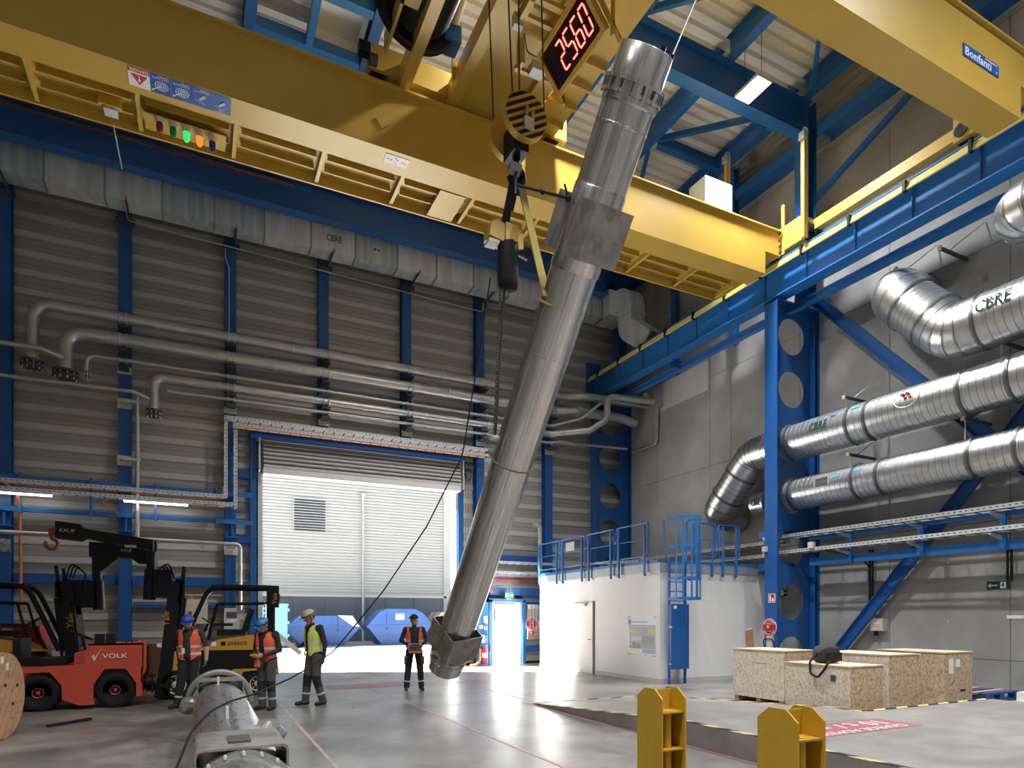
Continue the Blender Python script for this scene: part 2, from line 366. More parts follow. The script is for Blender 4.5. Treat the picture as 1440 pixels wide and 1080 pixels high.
def corr(g, o, du, dv, nrm, n, lv):
    """trapezoidal sheet: n ribs along du, each lv long in dv"""
    o = V(o); du = V(du); dv = V(dv); nrm = V(nrm); pr = [(0, 0), (.62, 0), (.68, 1), (.94, 1), (1, 0)]
    rows = []
    for k in range(n):
        for u, h in pr: rows.append([o+du*(k+u)/n+nrm*h, o+du*(k+u)/n+nrm*h+dv])
    return g.grid(rows)
for a, b in ((4, 6.7), (6.7, 9.3), (9.3, 11.9), (11.9, 14.5), (14.5, 17.5), (17.5, 20.5)):
    corr(G(), (14.92, a+.005, 14.02), (0, 0, 2.0), (0, b-a-.01, 0), (-.05, 0, 0), 9, 1).build('corrugated_sheet', CLAD, wr)
# ---- other two walls (behind the camera) and the ceiling
struct('wall_left', G().box(-10.2, -10, -7.2, 20.7, 0, 16.2), CLAD, 'plain metal wall on the far side of the hall', 'wall')
struct('wall_front', G().box(-10.2, 15.2, -7.2, -7, 0, 16.2), CONC, 'plain concrete wall behind the viewer', 'wall')
ce = thing('ceiling', 'ribbed light grey steel roof deck over blue beams', 'ceiling', (0, 10, 15.8), kind='structure')
G().box(-10.2, 15.2, -7.2, 20.7, 16.0, 16.25).build('roof_slab', DECK, ce)
ys = 5.5; deckmesh = {}
def deck(x0, x1, y0, y1):
    k = (round(x1-x0, 2), round(y1-y0, 2))
    if k not in deckmesh:
        deckmesh[k] = corr(G(), (0, 0, 0), (0, k[1], 0), (k[0]-.01, 0, 0), (0, 0, .1), max(1, round(k[1]/.31)), 1).mesh('deck_sheet', DECK)
    inst('deck_sheet', deckmesh[k], ce, (x0, y0, 15.82))
yl = [5.5+.93*i for i in range(17)]
for y0 in yl:
    y1 = min(y0+.93, 20.5)
    for x0, x1 in ((-7, -1.6), (-1.6, 3.7), (3.7, 9.0), (9.0, 14.9)):
        if x0 == -1.6 and 14.7 < y0 < 15.2: deck(x0, 2.45, y0, y1); deck(3.5, x1, y0, y1)
        else: deck(x0, x1, y0, y1)
G().box(-10, 15.1, -7, 5.5, 15.82, 15.9).build('deck_field', DECK, ce)
sk = thing('skylight', 'white lined square roof hatch framed by blue beams', 'skylight', (3, 15.2, 15.8), kind='structure')
G().box(2.43, 3.52, 14.55, 14.57, 15.5, 15.98).box(2.43, 3.52, 15.75, 15.77, 15.5, 15.98).box(2.43, 2.45, 14.55, 15.77, 15.5, 15.98).box(3.5, 3.52, 14.55, 15.77, 15.5, 15.98).build('kerb', WHITE, sk)
G().box(2.45, 3.5, 14.57, 15.75, 15.95, 15.97).build('hatch_panel', WHITE, sk)
def ib(p, q, h, b, label, cat='beam', name='roof_beam', m=BLUE, group=None, up=(0, 0, 1)):
    o = struct(name, G().ibeam(p, q, h, b, .014, .022, up), m, label, cat)
    if group: o['group'] = group
    return o
ib((-9, 11.65, 14.75), (14.4, 11.65, 14.75), .9, .32, 'deep blue roof girder crossing behind the steel vessel top')
ib((-9, 20.2, 14.75), (14.9, 20.2, 14.75), .9, .3, 'deep blue roof girder along the back wall top')
ib((-9, 2.7, 14.75), (14.4, 2.7, 14.75), .9, .32, 'deep blue roof girder above the viewer')
for k in range(8):
    x = 14.17-2.63*k
    for y0, y1 in ((2.9, 11.5), (11.8, 20.1)):
        ib((x, y0, 15.45), (x, y1, 15.45), .5, .25, 'blue roof purlin, number %d from the concrete wall, in the %s bay' % (k+1, 'far' if y1 > 12 else 'near'))
ib((11.8, 14.55, 15.35), (14.1, 14.55, 15.35), .3, .2, 'short blue strut between two purlins beside the concrete wall', name='roof_strut')
for p, q, lab in (((11.7, 14.45, 15.3), (14.0, 12.2, 15.3), 'diagonal blue roof brace over the yellow post'), ((11.75, 14.9, 15.3), (12.45, 16.2, 15.3), 'small blue roof brace behind the crane girder end'),
                  ((9.0, 11.5, 15.32), (11.0, 9.6, 15.32), 'diagonal blue roof brace above the vessel top'), ((12.7, 9.9, 15.3), (14.3, 11.4, 15.3), 'blue roof brace next to the bright ceiling lamp'),
                  ((14.5, 11.6, 12.6), (14.5, 8.7, 13.7), 'thin blue wall brace above the end carriage')):
    struct('roof_brace', G().beam(p, q, .1, .14), BLUE, lab, 'brace')
struct('roof_frame', G().beam((1.1, 15.7, 15.32), (3.5, 15.7, 15.32), .22, .25).beam((2.3, 14.2, 15.32), (3.5, 14.2, 15.32), .22, .25).beam((2.32, 14.3, 15.32), (2.32, 15.6, 15.32), .16, .25), BLUE2, 'blue trimmer frame around the roof hatch', 'frame')
ib((14.62, 4, 14.3), (14.62, 11.3, 14.3), .5, .3, 'blue wall rail on top of the near concrete wall', name='wall_rail', up=(1, 0, 0))
ib((14.62, 11.9, 14.3), (14.62, 20.3, 14.3), .5, .3, 'blue wall rail on top of the far concrete wall', name='wall_rail', up=(1, 0, 0))
# back-wall runway for the building frame with its long cable basket
ib((-9, 19.15, 13.75), (13.2, 19.15, 13.75), .9, .34, 'dark blue deep beam above the flat duct on the back wall', name='wall_beam')
o = struct('cable_basket', G().beam((-9, 18.95, 13.95), (2.4, 18.95, 13.95), .1, .03, mi=1).beam((-9, 18.9, 14.06), (.6, 18.9, 14.06), .02, .02).beam((-9, 18.9, 13.9), (.6, 18.9, 13.9), .02, .02), [DGREY, mat('dark_orange', (.22, .05, .015), .7)], 'wire cable basket with dull orange cables on the dark blue beam', 'cable tray')  # basket cables in a darker orange than those in the trays
# horizontal girts on the back wall
for x0, x1, z, lab in ((-4.3, -2.0, 2.7, 'behind the telescopic boom'), (-1.65, .62, 2.7, 'behind the forklift guard'), (-1.65, .62, 2.0, 'thin, behind the mast'), (-1.65, .62, .5, 'low, behind the tractor rear'), (-4.3, -2, .5, 'low, behind the left forklift'),
                       (8.9, 11.25, 2.6, 'above the exit sign'), (8.9, 11.25, 3.75, 'above the red cable'), (.95, 1.42, 2.6, 'beside the door jamb, lower'), (.95, 1.42, 5.9, 'beside the door jamb, upper'), (.95, 1.42, 4.0, 'beside the door jamb, middle')):
    h = .1 if 'thin' in lab else .26
    struct('wall_girt', G().box(x0, x1, 20.3, 20.46, z-h/2, z+h/2).box(x0, x1, 20.22, 20.3, z-h/2-.0, z-h/2+.015), BLUE, 'blue horizontal wall girt '+lab, 'girt')
struct('wall_girt', G().box(10.5, 11.3, 20.3, 20.46, .45, .65), BLUE, 'blue horizontal wall girt low beside the side door', 'girt')
# ---- big roller door
d1 = thing('door_1', 'open grey roller door with rolled slats above a sunlit opening', 'door', (4.75, 20.4, 0), kind='structure')
for x in (1.42, 8.0): G().box(x-.09, x+.09, 20.25, 20.5, 0, 7.2).build('door_post', BLUE, d1)
G().box(1.55, 1.68, 20.3, 20.75, 0, 6.0).build('guide_rail', GALVR, d1); G().box(7.83, 7.96, 20.3, 20.75, 0, 6.0).build('guide_rail', GALVR, d1)
G().box(1.33, 8.1, 20.2, 20.5, 6.98, 7.2).build('lintel', BLUE, d1); G().box(.95, 8.6, 20.2, 20.48, 7.24, 7.46).build('header', BLUE, d1)
G().box(7.96, 8.0, 19.95, 20.3, 6.0, 6.95).build('end_plate', GALVR, d1); G().box(1.55, 1.6, 19.95, 20.3, 6.0, 6.95).build('end_plate', GALVR, d1)
sl = G(); sl.grid([[(x, 19.98+.05*math.cos(a)-.05, .065+.065*math.sin(a)) for x in (0, 6.2)] for a in [PI/2-PI*i/6 for i in range(7)]], sm=True)
sl = G(); sl.grid([[(x, -.05*math.sin(PI*i/6), .098*i/6) for x in (0, 6.22)] for i in range(7)], sm=True); slm = sl.mesh('door_slat', LGREY)
for k in range(7): inst('door_slat', slm, d1, (1.68, 20.0+.02*k, 6.13+.125*(k-.2)))
G().box(1.64, 7.9, 20.06, 20.2, 6.05, 6.9).build('slat_roll', DGREY, d1)
G().box(1.68, 7.9, 19.99, 20.3, 5.92, 6.1).build('bottom_seal', WHITE, d1)
G().cyl((8.25, 20.1, 6.55), (8.25, 20.4, 6.55), .13, n=14).box(8.1, 8.4, 20.15, 20.4, 6.6, 6.95).build('drive_motor', DGREY, d1)
g = G()
for x in (8.12, 8.2, 8.3, 8.36): g.beam((x, 20.2, 1.2), (x, 20.2, 6.5), .012, .012)
g.build('hand_chain', GALVR, d1)
# ---- side door, open
d2 = thing('door_2', 'blue framed side door standing open to the yard', 'door', (9.8, 20.4, 0), kind='structure')
G().box(9.08, 9.2, 20.3, 20.7, 0, 2.3).box(10.4, 10.52, 20.3, 20.7, 0, 2.3).box(9.08, 11.2, 20.3, 20.45, 2.22, 2.34).build('door_frame', BLUE2, d2)
G().box(9.2, 9.28, 20.36, 20.7, 0, 2.22).box(10.3, 10.4, 20.36, 20.7, 0, 2.22).build('door_lining', LGREY, d2)
lf = G(); A = V((10.28, 20.72, 0)); B = V((9.92, 21.55, 0)); lf.beam(A+V((0, 0, 1.1)), B+V((0, 0, 1.1)), .05, 2.1); lf.build('door_leaf', WHITE, d2)
dd = (B-A).normalized(); nn = V((-dd.y, dd.x, 0))
G().beam(A+dd*.3+V((0, 0, 1.6))+nn*.03, A+dd*.62+V((0, 0, 1.6))+nn*.03, .03, .85).build('door_pane', mat('pane_sky', (.25, .5, .62), .1), d2)
G().beam(A+dd*.78+V((0, 0, 1.05))+nn*.03, A+dd*.9+V((0, 0, 1.05))+nn*.06, .03, .03).build('door_handle', BLACK, d2)
# ================================================================== CRANE RUNWAY AND BRIDGE CRANE
rw = thing('crane_runway', 'blue crane runway beam along the concrete wall', 'runway beam', (13.5, 10, 9.9), kind='structure')
g = G().ibeam((13.5, 3.5, 10.4), (13.5, 20.4, 10.4), .9, .4, .016, .03)
for i in range(13): y = 4.4+1.3*i; g.box(13.45, 13.492, y-.006, y+.008, 9.98, 10.82)
g.build('runway_girder', BLUE2, rw)
G().box(13.46, 13.54, 3.5, 20.3, 10.85, 10.92).build('crane_rail', DGREY, rw)
G().ibeam((13.92, 3.5, 9.74), (13.92, 20.3, 9.74), .18, .18, .02, .03).build('catch_beam', BLUE2, rw)
for y in (11.85, 16, 19.9): G().box(13.6, 13.95, y-.02, y+.02, 9.72, 9.95).build('stiffener', BLUE, rw)
for k in range(5): G().box(13.20+.012*k, 13.25+.012*k, 3.5, 20.45, 10.60+.034*k, 10.626+.034*k).build('conductor_bar', mat('conductor_yellow', (.72, .60, .16), .5) if k == 0 else bpy.data.materials['conductor_yellow'], rw)
cm = G().box(-.10, .0, -.03, .03, -.05, .18).mesh('conductor_clip', BLACK)
for k in range(13): inst('conductor_clip', cm, rw, (13.28, 4.5+1.27*k, 10.63))
G().box(13.2, 13.8, 20.38, 20.5, 9.9, 11.35).build('end_stop', BLUE, rw)

cr = thing('bridge_crane', 'yellow double girder bridge crane spanning the hall', 'crane', (5, 9, 11))
GX0 = -9.0
g = G()
g.box(GX0, 12.72, 11.5, 12.1, 10.3, 11.44).box(12.72, 13.25, 11.5, 12.1, 10.86, 11.44).box(GX0, 13.25, 11.44, 12.16, 11.44, 11.48)
g.build('girder', YEL, cr)
G().box(GX0, 12.72, 5.98, 6.5, 10.3, 11.44).box(12.72, 13.25, 5.98, 6.5, 10.86, 11.44).box(GX0, 13.25, 5.92, 6.56, 11.44, 11.48).build('girder', YEL, cr)
for y in (11.62, 6.38): G().box(GX0, 13.1, y-.03, y+.03, 11.48, 11.55).build('trolley_rail', DGREY, cr)
G().box(GX0, 12.5, 12.1, 13.05, 10.44, 10.46).build('walkway_plate', YEL, cr)
G().box(GX0, 12.52, 13.02, 13.06, 10.27, 10.62).build('walkway_edge', YEL, cr)
rib = G().box(-.035, .035, 12.1, 13.02, 10.30, 10.312).box(-.006, .006, 12.1, 13.02, 10.31, 10.44).mesh('walkway_rib', YEL, (0, 12.5, 10.38))
for k in range(16): inst('walkway_rib', rib, cr, (-9.95+1.5*k+.02, 12.5, 10.38)) if -9.95+1.5*k > GX0 and -9.95+1.5*k < 12.6 else None
G().box(12.44, 12.5, 12.1, 13.04, 10.3, 10.46).build('walkway_rib', YEL, cr)
for y in (12.36, 12.70):
    for k in range(16):
        x = -9.95+1.5*k
        if x > GX0 and x < 12: G().box(x+.12, min(x+1.42, 12.4), y-.03, y, 10.33, 10.345).box(x+.12, min(x+1.42, 12.4), y-.005, y, 10.345, 10.44).build('walkway_angle', YEL, cr)
G().box(4.35, 4.9, 12.12, 13.0, 10.285, 10.30).build('cover_sheet', YEL, cr)
# end carriage with wheels and buffers
G().box(13.3, 13.7, 5.75, 7.4, 11.0, 11.6).box(13.3, 13.7, 10.9, 12.4, 11.0, 11.6).box(13.4, 13.6, 7.4, 10.9, 11.12, 11.36).box(13.28, 13.32, 11.42, 11.5, 10.9, 12.15).build('end_carriage', YEL, cr)
for y in (6.6, 7.25, 10.75, 11.9): G().cyl((13.42, y, 11.1), (13.6, y, 11.1), .17, n=20).cyl((13.27, y, 11.18), (13.42, y, 11.18), .13, n=18).build('wheel', BLACK, cr)
for k in range(4): G().cyl((13.2, 11.49, 10.93+.16*k), (13.2, 11.46, 10.93+.16*k), .035, n=6).build('bolt', DGREY, cr)
for (x, y, z1) in ((13.15, 13.24, 14.45), (13.15, 10.72, 13.4)):
    G().beam((x, y, 10.9), (x, y, z1), .1, .1, (0, 1, 0)).build('sensor_post', YEL, cr)
    G().box(x-.12, x+.02, y-.1, y+.06, z1-.16, z1+.02).build('sensor_box', FASC, cr)
    G().tube(fillet([(x+.09, y-.03, 10.9), (x+.09, y-.03, z1+.15), (x-.06, y-.03, z1+.15), (x-.06, y-.03, z1)], .08), .015, 6).build('sensor_cable', LGREY, cr)
G().box(11.5, 12.4, 12.3, 12.9, 11.5, 12.9).build('control_cabinet', WHITE, cr)
g = G()
for k in range(9): g.beam((9.6+.12*k, 12.35, 11.58), (9.6+.12*k+.05, 12.35, 11.75+.25*math.sin(k/8*PI)), .07, .12)
for k in range(20): g.box(9.0+.1*k, 9.08+.1*k, 12.25, 12.5, 11.5, 11.6)
g.build('cable_chain', BLACKM, cr)
# signs under the girder
sx = -1.02
G().box(sx, sx+.3, 11.52, 11.93, 10.292, 10.299).build('danger_panel', SIGNW, cr)
G().box(sx, sx+.3, 11.52, 11.62, 10.289, 10.292).build('danger_band', RED, cr)
G().prism([(sx+.03, 11.66, 10.291), (sx+.27, 11.66, 10.291), (sx+.15, 11.87, 10.291)], (0, 0, -.002)).build('danger_triangle', RED, cr)
text('DANGER', (sx+.15, 11.57, 10.288), (-1, 0, 0), (0, 1, 0), .26, .065, SIGNW, cr, depth=.001)
text('!', (sx+.15, 11.745, 10.288), (-1, 0, 0), (0, 1, 0), .035, .12, SIGNW, cr, depth=.001)
pn = G().box(0, .294, 11.52, 11.93, 10.292, 10.299).mesh('sign_panel', SIGNB, (0, 11.7, 10.295))
tx = [('POINT CENTRE\nSUR PUITS', 0), ('CHARIOT CENTRE\nSUR PUITS', 0), ('MOUVEMENT\nCHARGE\nTUNNEL', 1), ('MOUVEMENT\nCHARGE\nTUNNEL', 2)]
for k, (s, kind) in enumerate(tx):
    x = sx+.303+.297*k; inst('sign_panel', pn, cr, (x, 11.7, 10.295))
    text(s, (x+.15, 11.57 if kind < 2 else 11.88, 10.289), (-1, 0, 0), (0, 1, 0), .23, .075, SIGNW, cr, depth=.001)
    if kind == 0:
        g = G()
        for r in (.035, .065, .098):
            g.grid([[(x+.16+q*math.cos(2*PI*i/28), 11.75+q*math.sin(2*PI*i/28), 10.290) for q in (r, r-.011)] for i in range(29)])
        g.build('target_rings', SIGNW, cr)
        G().beam((x+.16, 11.75, 10.288), (x+.03, 11.86, 10.288), .012, .003).prism([(x+.02, 11.84, 10.287), (x+.055, 11.88, 10.287), (x+.02, 11.88, 10.287)], (0, 0, .002)).build('target_arrow', SIGNW, cr)
    else:
        G().beam((x+.2, 11.66, 10.285), (x+.12, 11.76, 10.285), .045, .012).build('tube_symbol', LGREY, cr)
        G().prism([(x+.04, 11.80, 10.290), (x+.2, 11.86, 10.290), (x+.2, 11.83, 10.290), (x+.06, 11.78, 10.290)], (0, 0, .002)).build('hand_symbol', mat('pale_blue', (.15, .35, .6), .5), cr)
G().box(3.1, 3.55, 11.6, 11.85, 10.29, 10.299).build('arrow_panel', SIGNW, cr)
for (x, y, c) in ((3.16, 11.72, 'grey'), (3.22, 11.73, 'grey'), (3.3, 11.66, 'blue'), (3.33, 11.70, 'blue'), (3.31, 11.78, 'yellow'), (3.34, 11.81, 'yellow'), (3.43, 11.72, 'red'), (3.48, 11.73, 'red')):
    G().prism([(x-.02, y, 10.289), (x+.02, y-.02, 10.289), (x+.02, y+.02, 10.289)], (0, 0, .001)).build('arrow_mark', {'grey': DGREY, 'blue': SIGNB, 'yellow': HAZY, 'red': RED}[c], cr)
# signal lamp row
G().box(-.85, .42, 12.39, 12.8, 10.235, 10.25).build('lamp_plate', YEL, cr)
for k, (nm, c, e) in enumerate((('dark_red', (.30, .01, .02), 0), ('green', (.0, .22, .05), 0), ('lit_green', (.02, .7, .16), .9), ('lit_orange', (1., .22, .03), .9), ('dark_blue', (.01, .02, .28), 0))):
    x = -.62+.205*k; y = 12.45+.02*k
    b = G().cyl((x, y, 10.235), (x, y, 10.16), .075, .068, n=20).build('signal_lamp', CREAM, cr)
    mm = mat('lens_'+nm, c, .12, es=e)
    G().lathe((x, y, 10.16), (0, 0, -1), [(0, .055), (.08, .055), (.12, .047), (.15, .028), (.162, .001)], 16).build('lens', mm, b)
G().box(-1.45, -1.25, 12.55, 12.75, 10.22, 10.3).build('floodlight', LGREY, cr)
G().box(-1.52, -1.18, 12.5, 12.56, 10.25, 10.44).build('floodlight_bracket', YEL, cr)
G().cyl((-1.35, 12.95, 10.25), (-1.28, 13.6, 9.9), .012, n=6).build('hanging_rod', LGREY, cr)
for (x, y) in ((2.93, 10.85), (5.5, 10.9)): G().beam((x, 11.49, y), (x+.13, 11.49, y-.16), .17, .012, (0, 1, 0)).build('weld_plate', YEL, cr)
# Bonfanti board on the nearer girder
G().prism([(11.0, 5.975, 10.73), (12.02, 5.975, 10.73), (12.02, 5.975, 10.93), (11.0, 5.975, 10.93)], (0, -.006, 0)).build('name_board', SIGNB, cr)
text('Bonfanti', (11.43, 5.968, 10.825), (1, 0, 0), (0, 0, 1), .74, .14, SIGNW, cr, depth=.001, bold=.012)
G().box(11.62, 11.97, 5.966, 5.969, 10.89, 10.905).box(11.93, 11.96, 5.966, 5.969, 10.77, 10.80).build('board_line', SIGNW, cr)

# ------------------------------------------------------------------ trolley
tr = thing('crane_trolley', 'yellow hoist trolley with black rope drum riding on the crane girders', 'trolley', (4.5, 9, 11.6))
for y in (11.62, 6.38): G().box(2.75, 6.9, y-.16, y+.16, 11.66, 12.12).build('end_truck', YEL, tr)
for x in (2.95, 6.6):
    for y in (11.62, 6.38): G().cyl((x, y-.09, 11.72), (x, y+.09, 11.72), .17, n=18).build('wheel', BLACK, tr)
G().box(2.55, 2.75, 11.35, 11.5, 11.8, 12.0).build('buffer', BLACK, tr)
G().cyl((2.72, 11.3, 11.66), (2.85, 11.3, 11.66), .1, n=14).build('motor_cap', DGREY, tr)
for x in (3.42, 4.36): G().box(x-.1, x+.1, 6.4, 11.6, 11.55, 11.9).build('cross_beam', YEL, tr)
G().box(4.46, 5.62, 6.5, 11.5, 11.72, 11.76).build('deck_plate', YEL, tr)
G().box(5.62, 5.95, 6.5, 11.6, 11.6, 12.0).box(6.0, 6.6, 6.5, 11.5, 11.66, 11.7).build('cross_beam', YEL, tr)
for y in (9.6, 10.1, 10.6, 11.1): G().box(5.95, 6.6, y-.03, y+.03, 11.56, 11.68).build('floor_rib', YEL, tr)
G().lathe((3.42, 10.75, 12.35), (0, -1, 0), [(0, .02), (0, .72), (.05, .74), (.09, .72), (.1, .58)]+[(.1+.03*k, .58 if k % 2 else .56) for k in range(1, 100)]+[(3.1, .72), (3.2, .72), (3.2, .02)], 40, sm=False).build('rope_drum', BLACK, tr)
g = G(); g.tube([(3.42+.68*math.cos(a), 10.79, 12.35+.68*math.sin(a)) for a in [2*PI*i/32 for i in range(33)]], .05, 8); g.build('drum_rim', BLACKM, tr)
G().box(2.95, 3.25, 9.7, 10.15, 11.75, 11.82).box(2.95, 3.0, 9.7, 11.2, 11.75, 12.1).build('drum_guard', YEL, tr)
G().box(3.9, 4.2, 10.6, 10.95, 11.95, 12.25).build('gear_motor', SIGNB, tr); G().cyl((4.02, 10.6, 12.3), (4.02, 10.25, 12.45), .14, n=14).build('brake', DGREY, tr)
for x, y in ((4.2, 11.0), (4.28, 11.2)): G().beam((x, y, 11.6), (x, y, 13.2), .06, .06, (0, 1, 0)).build('post', YEL, tr)
G().box(4.7, 5.4, 8.9, 9.0, 11.55, 11.62).box(4.7, 5.4, 9.25, 9.33, 11.55, 11.62).box(5.3, 5.4, 8.9, 9.6, 11.5, 11.62).box(4.68, 4.78, 8.9, 9.33, 11.45, 11.62).build('rope_guide', YEL, tr)
G().box(4.62, 4.78, 9.3, 9.42, 11.4, 11.6).build('limit_switch', LGREY, tr)
# weight display, tilted, hung from the trolley
q0 = V((5.30, 9.02, 10.33)); LX = V((0, -1.22, 0)); UP = V((-.34, 0, .42)); N = LX.cross(UP).normalized()
if N.x > 0: N = -N
def dp(u, v, d=0): return q0+LX*u+UP*v+N*d
G().prism([dp(-.04, -.08, -.1), dp(1.04, -.08, -.1), dp(1.04, 1.08, -.1), dp(-.04, 1.08, -.1)], N*.095).build('display_case', YEL, tr)
for (a, b, c, d) in ((-.06, -.12, 1.06, 0), (-.06, 1.0, 1.06, 1.12), (-.06, 0, 0, 1.0), (1.0, 0, 1.06, 1.0)):
    G().prism([dp(a, b, -.02), dp(c, b, -.02), dp(c, d, -.02), dp(a, d, -.02)], N*.05).build('display_frame', YEL, tr)
G().prism([dp(0, 0, -.004), dp(1, 0, -.004), dp(1, 1, -.004), dp(0, 1, -.004)], N*.006).build('display_glass', DISP, tr)
SEG = {'2': 'abged', '5': 'afgcd', '6': 'afgedc', '0': 'abcdef'}
for k, ch in enumerate('2560'):
    u0 = .27+.178*k; wdt = .115; v0, v1 = .18, .82; vm = .5
    P = {'a': [(u0+.03, v1), (u0+wdt, v1)], 'g': [(u0+.02, vm), (u0+wdt-.02, vm)], 'd': [(u0, v0), (u0+wdt-.03, v0)],
         'f': [(u0+.01, v1-.05), (u0, vm+.05)], 'b': [(u0+wdt+.01, v1-.05), (u0+wdt, vm+.05)], 'e': [(u0, vm-.05), (u0-.01, v0+.05)], 'c': [(u0+wdt, vm-.05), (u0+wdt-.01, v0+.05)]}
    g = G()
    for s in SEG[ch]:
        (a, b), (c, d) = P[s]; A, B = dp(a, b, .008), dp(c, d, .008); n = 7
        for i in range(n+1): g.sph(A+(B-A)*i/n, .0125, 6, 4)
    g.build('digit', LED, tr)
for a, b in (((5.42, 9.1, 10.2), (5.3, 9.1, 11.7)), ((5.42, 7.7, 10.2), (5.45, 7.7, 11.7)), ((5.0, 9.1, 10.8), (5.5, 9.1, 10.15)), ((5.05, 7.7, 10.85), (5.62, 7.7, 10.1))): G().beam(a, b, .06, .04).build('display_hanger', YEL, tr)
G().box(5.2, 5.45, 9.75, 9.95, 11.25, 11.4).build('floodlight', LGREY, tr); G().box(4.95, 5.7, 9.95, 10.02, 11.3, 11.36).box(5.0, 5.06, 9.8, 10.0, 11.3, 11.72).build('floodlight_bracket', YEL, tr)
G().tube(fillet([(5.0, 9.7, 11.7), (4.95, 9.5, 11.2), (5.3, 9.3, 11.0), (5.5, 9.1, 11.0)], .2), .012, 6).build('cable', GREEN, tr)

# ------------------------------------------------------------------ hook block, ropes, sling, chain hoist
hb = thing('hook_block', 'striped yellow and black crane hook block on four ropes', 'hook block', (4.42, 8.75, 9.3))
for (x, y, t) in ((4.44, 8.6, .12), (4.42, 9.12, .12)):
    o = G().cyl((x, y-.06, 9.3), (x, y+.06, 9.3), .35, n=36, mi=0).build('sheave_cover', YEL, hb)
    if y < 9:
        st = G()
        for k in range(-3, 4):                               # diagonal black stripes on the cover, clipped to its disc
            off = .1*k; A = V((math.cos(.55), math.sin(.55))); B = V((-A.y, A.x)); pts = []
            for w in (off-.026, off+.026):
                h = math.sqrt(max(0, .345**2-w*w)); pts.append([A*-h+B*w, A*h+B*w])
            q = [pts[0][0], pts[0][1], pts[1][1], pts[1][0]]
            st.prism([(x+p.x, y-.061, 9.3+p.y) for p in q], (0, -.004, 0))
        st.build('stripes', BLACK, o)
        G().box(x-.05, x+.11, y-.1, y-.066, 9.08, 9.25).build('name_plate', CREAM, hb)
        G().box(x-.03, x+.0, y-.12, y-.066, 9.25, 9.4).box(x+.07, x+.1, y-.12, y-.066, 9.25, 9.36).build('lug', YEL, hb)
G().box(4.3, 4.55, 8.68, 9.06, 8.85, 9.3).build('cross_head', BLACK, hb)
G().tube(fillet([(4.42, 8.85, 8.9), (4.42, 8.85, 8.7), (4.56, 8.85, 8.55), (4.42, 8.85, 8.38), (4.28, 8.85, 8.52)], .12), [.06, .06]+[.065]*(len(fillet([(4.42, 8.85, 8.9), (4.42, 8.85, 8.7), (4.56, 8.85, 8.55), (4.42, 8.85, 8.38), (4.28, 8.85, 8.52)], .12))-3)+[.03], 10).build('hook', BLACK, hb)
for a, b in (((4.16, 9.1, 9.1), (4.1, 9.25, 12.3)), ((4.24, 8.6, 9.35), (4.18, 8.75, 12.3)), ((4.62, 9.12, 9.35), (4.66, 9.25, 11.9)), ((4.78, 8.6, 9.3), (4.8, 8.75, 11.9))):
    G().cyl(a, b, .013, n=8).build('rope', mat('wire_rope', (.06, .04, .035), .6, .3) if 'wire_rope' not in bpy.data.materials else bpy.data.materials['wire_rope'], hb)
AX = V((.02942, -.61939, .78453)); P0 = V((4.302, 11.622, .836)); R0 = .325
def vp(t): return P0+AX*t
_p = vp(3.5); _c = (V((0, 0, 1.7))-_p); _c = (_c-AX*_c.dot(AX)).normalized(); _r = AX.cross(_c)
N1 = (_c*math.cos(.55)-_r*math.sin(.55)) if (-_r).x > 0 else (_c*math.cos(.55)+_r*math.sin(.55))
N1 = V((.228, -.760, -.609)); N1 = (N1-AX*N1.dot(AX)).normalized(); S1 = AX.cross(N1)
SLY = mat('yellow_sling', (.33, .26, .055), .8, 0, .15, 12, stretch=(1, 1, 3)); SLB = mat('black_sling', (.022, .02, .02), .8)
sl = thing('lifting_sling', 'yellow webbing sling from the hook to the steel vessel', 'sling', (4.45, 8.3, 7.5))
A = V((4.47, 8.85, 8.45)); B = vp(6.62)-S1*.335-N1*.02; C2 = vp(6.5)-S1*.31+N1*.12
for a, b in ((A, B), (A+V((.05, 0, 0)), C2+V((.02, 0, .02)))): G().beam(a, b, .07, .022, (0, -1, .3)).build('sling_leg', SLY, sl)
g = G(); g.tube([vp(6.55)+(S1*math.cos(a)+N1*math.sin(a))*.338 for a in [PI+PI*i/14 for i in range(-2, 17)]], .016, 6); g.build('sling_turn', SLY, sl)
ch = thing('chain_hoist', 'yellow chain hoist with black chain bag hanging from the hook', 'hoist', (4.3, 8.9, 7.5))
for a, b, w in (((4.36, 8.85, 8.55), (4.22, 8.92, 7.75), .07), ((4.42, 8.85, 8.5), (4.34, 8.92, 8.05), .12), ((4.34, 8.92, 8.1), (4.29, 8.92, 7.75), .06), ((4.47, 8.86, 8.6), (4.5, 8.9, 8.3), .09)):
    G().beam(a, b, w, .03, (0, -1, 0)).build('black_strap', SLB, ch)
G().box(4.2, 4.42, 8.76, 9.08, 7.48, 7.74).prism([(3.95, 8.8, 7.5), (4.2, 8.8, 7.46), (4.2, 8.8, 7.72), (4.08, 8.8, 7.78), (3.97, 8.8, 7.7)], (0, .26, 0)).box(4.42, 4.52, 8.8, 9.05, 7.42, 7.66).build('hoist_body', YEL, ch)
G().cyl((4.5, 8.92, 7.5), (4.68, 8.92, 7.46), .12, n=18).build('motor', BLACK, ch); G().box(3.95, 4.12, 8.82, 9.02, 7.42, 7.47).build('cover', LGREY, ch)
G().lathe((4.3, 8.9, 7.52), (0, 0, -1), [(0, .13), (.06, .165), (.3, .16), (.62, .165), (.72, .15), (.76, .08), (.77, .01)], 14).build('chain_bag', BLACKM, ch)
g = G(); a0 = V((4.2, 8.9, 7.4)); a1 = vp(4.22)-S1*.345-N1*.02+V((0, 0, .35)); n = 62
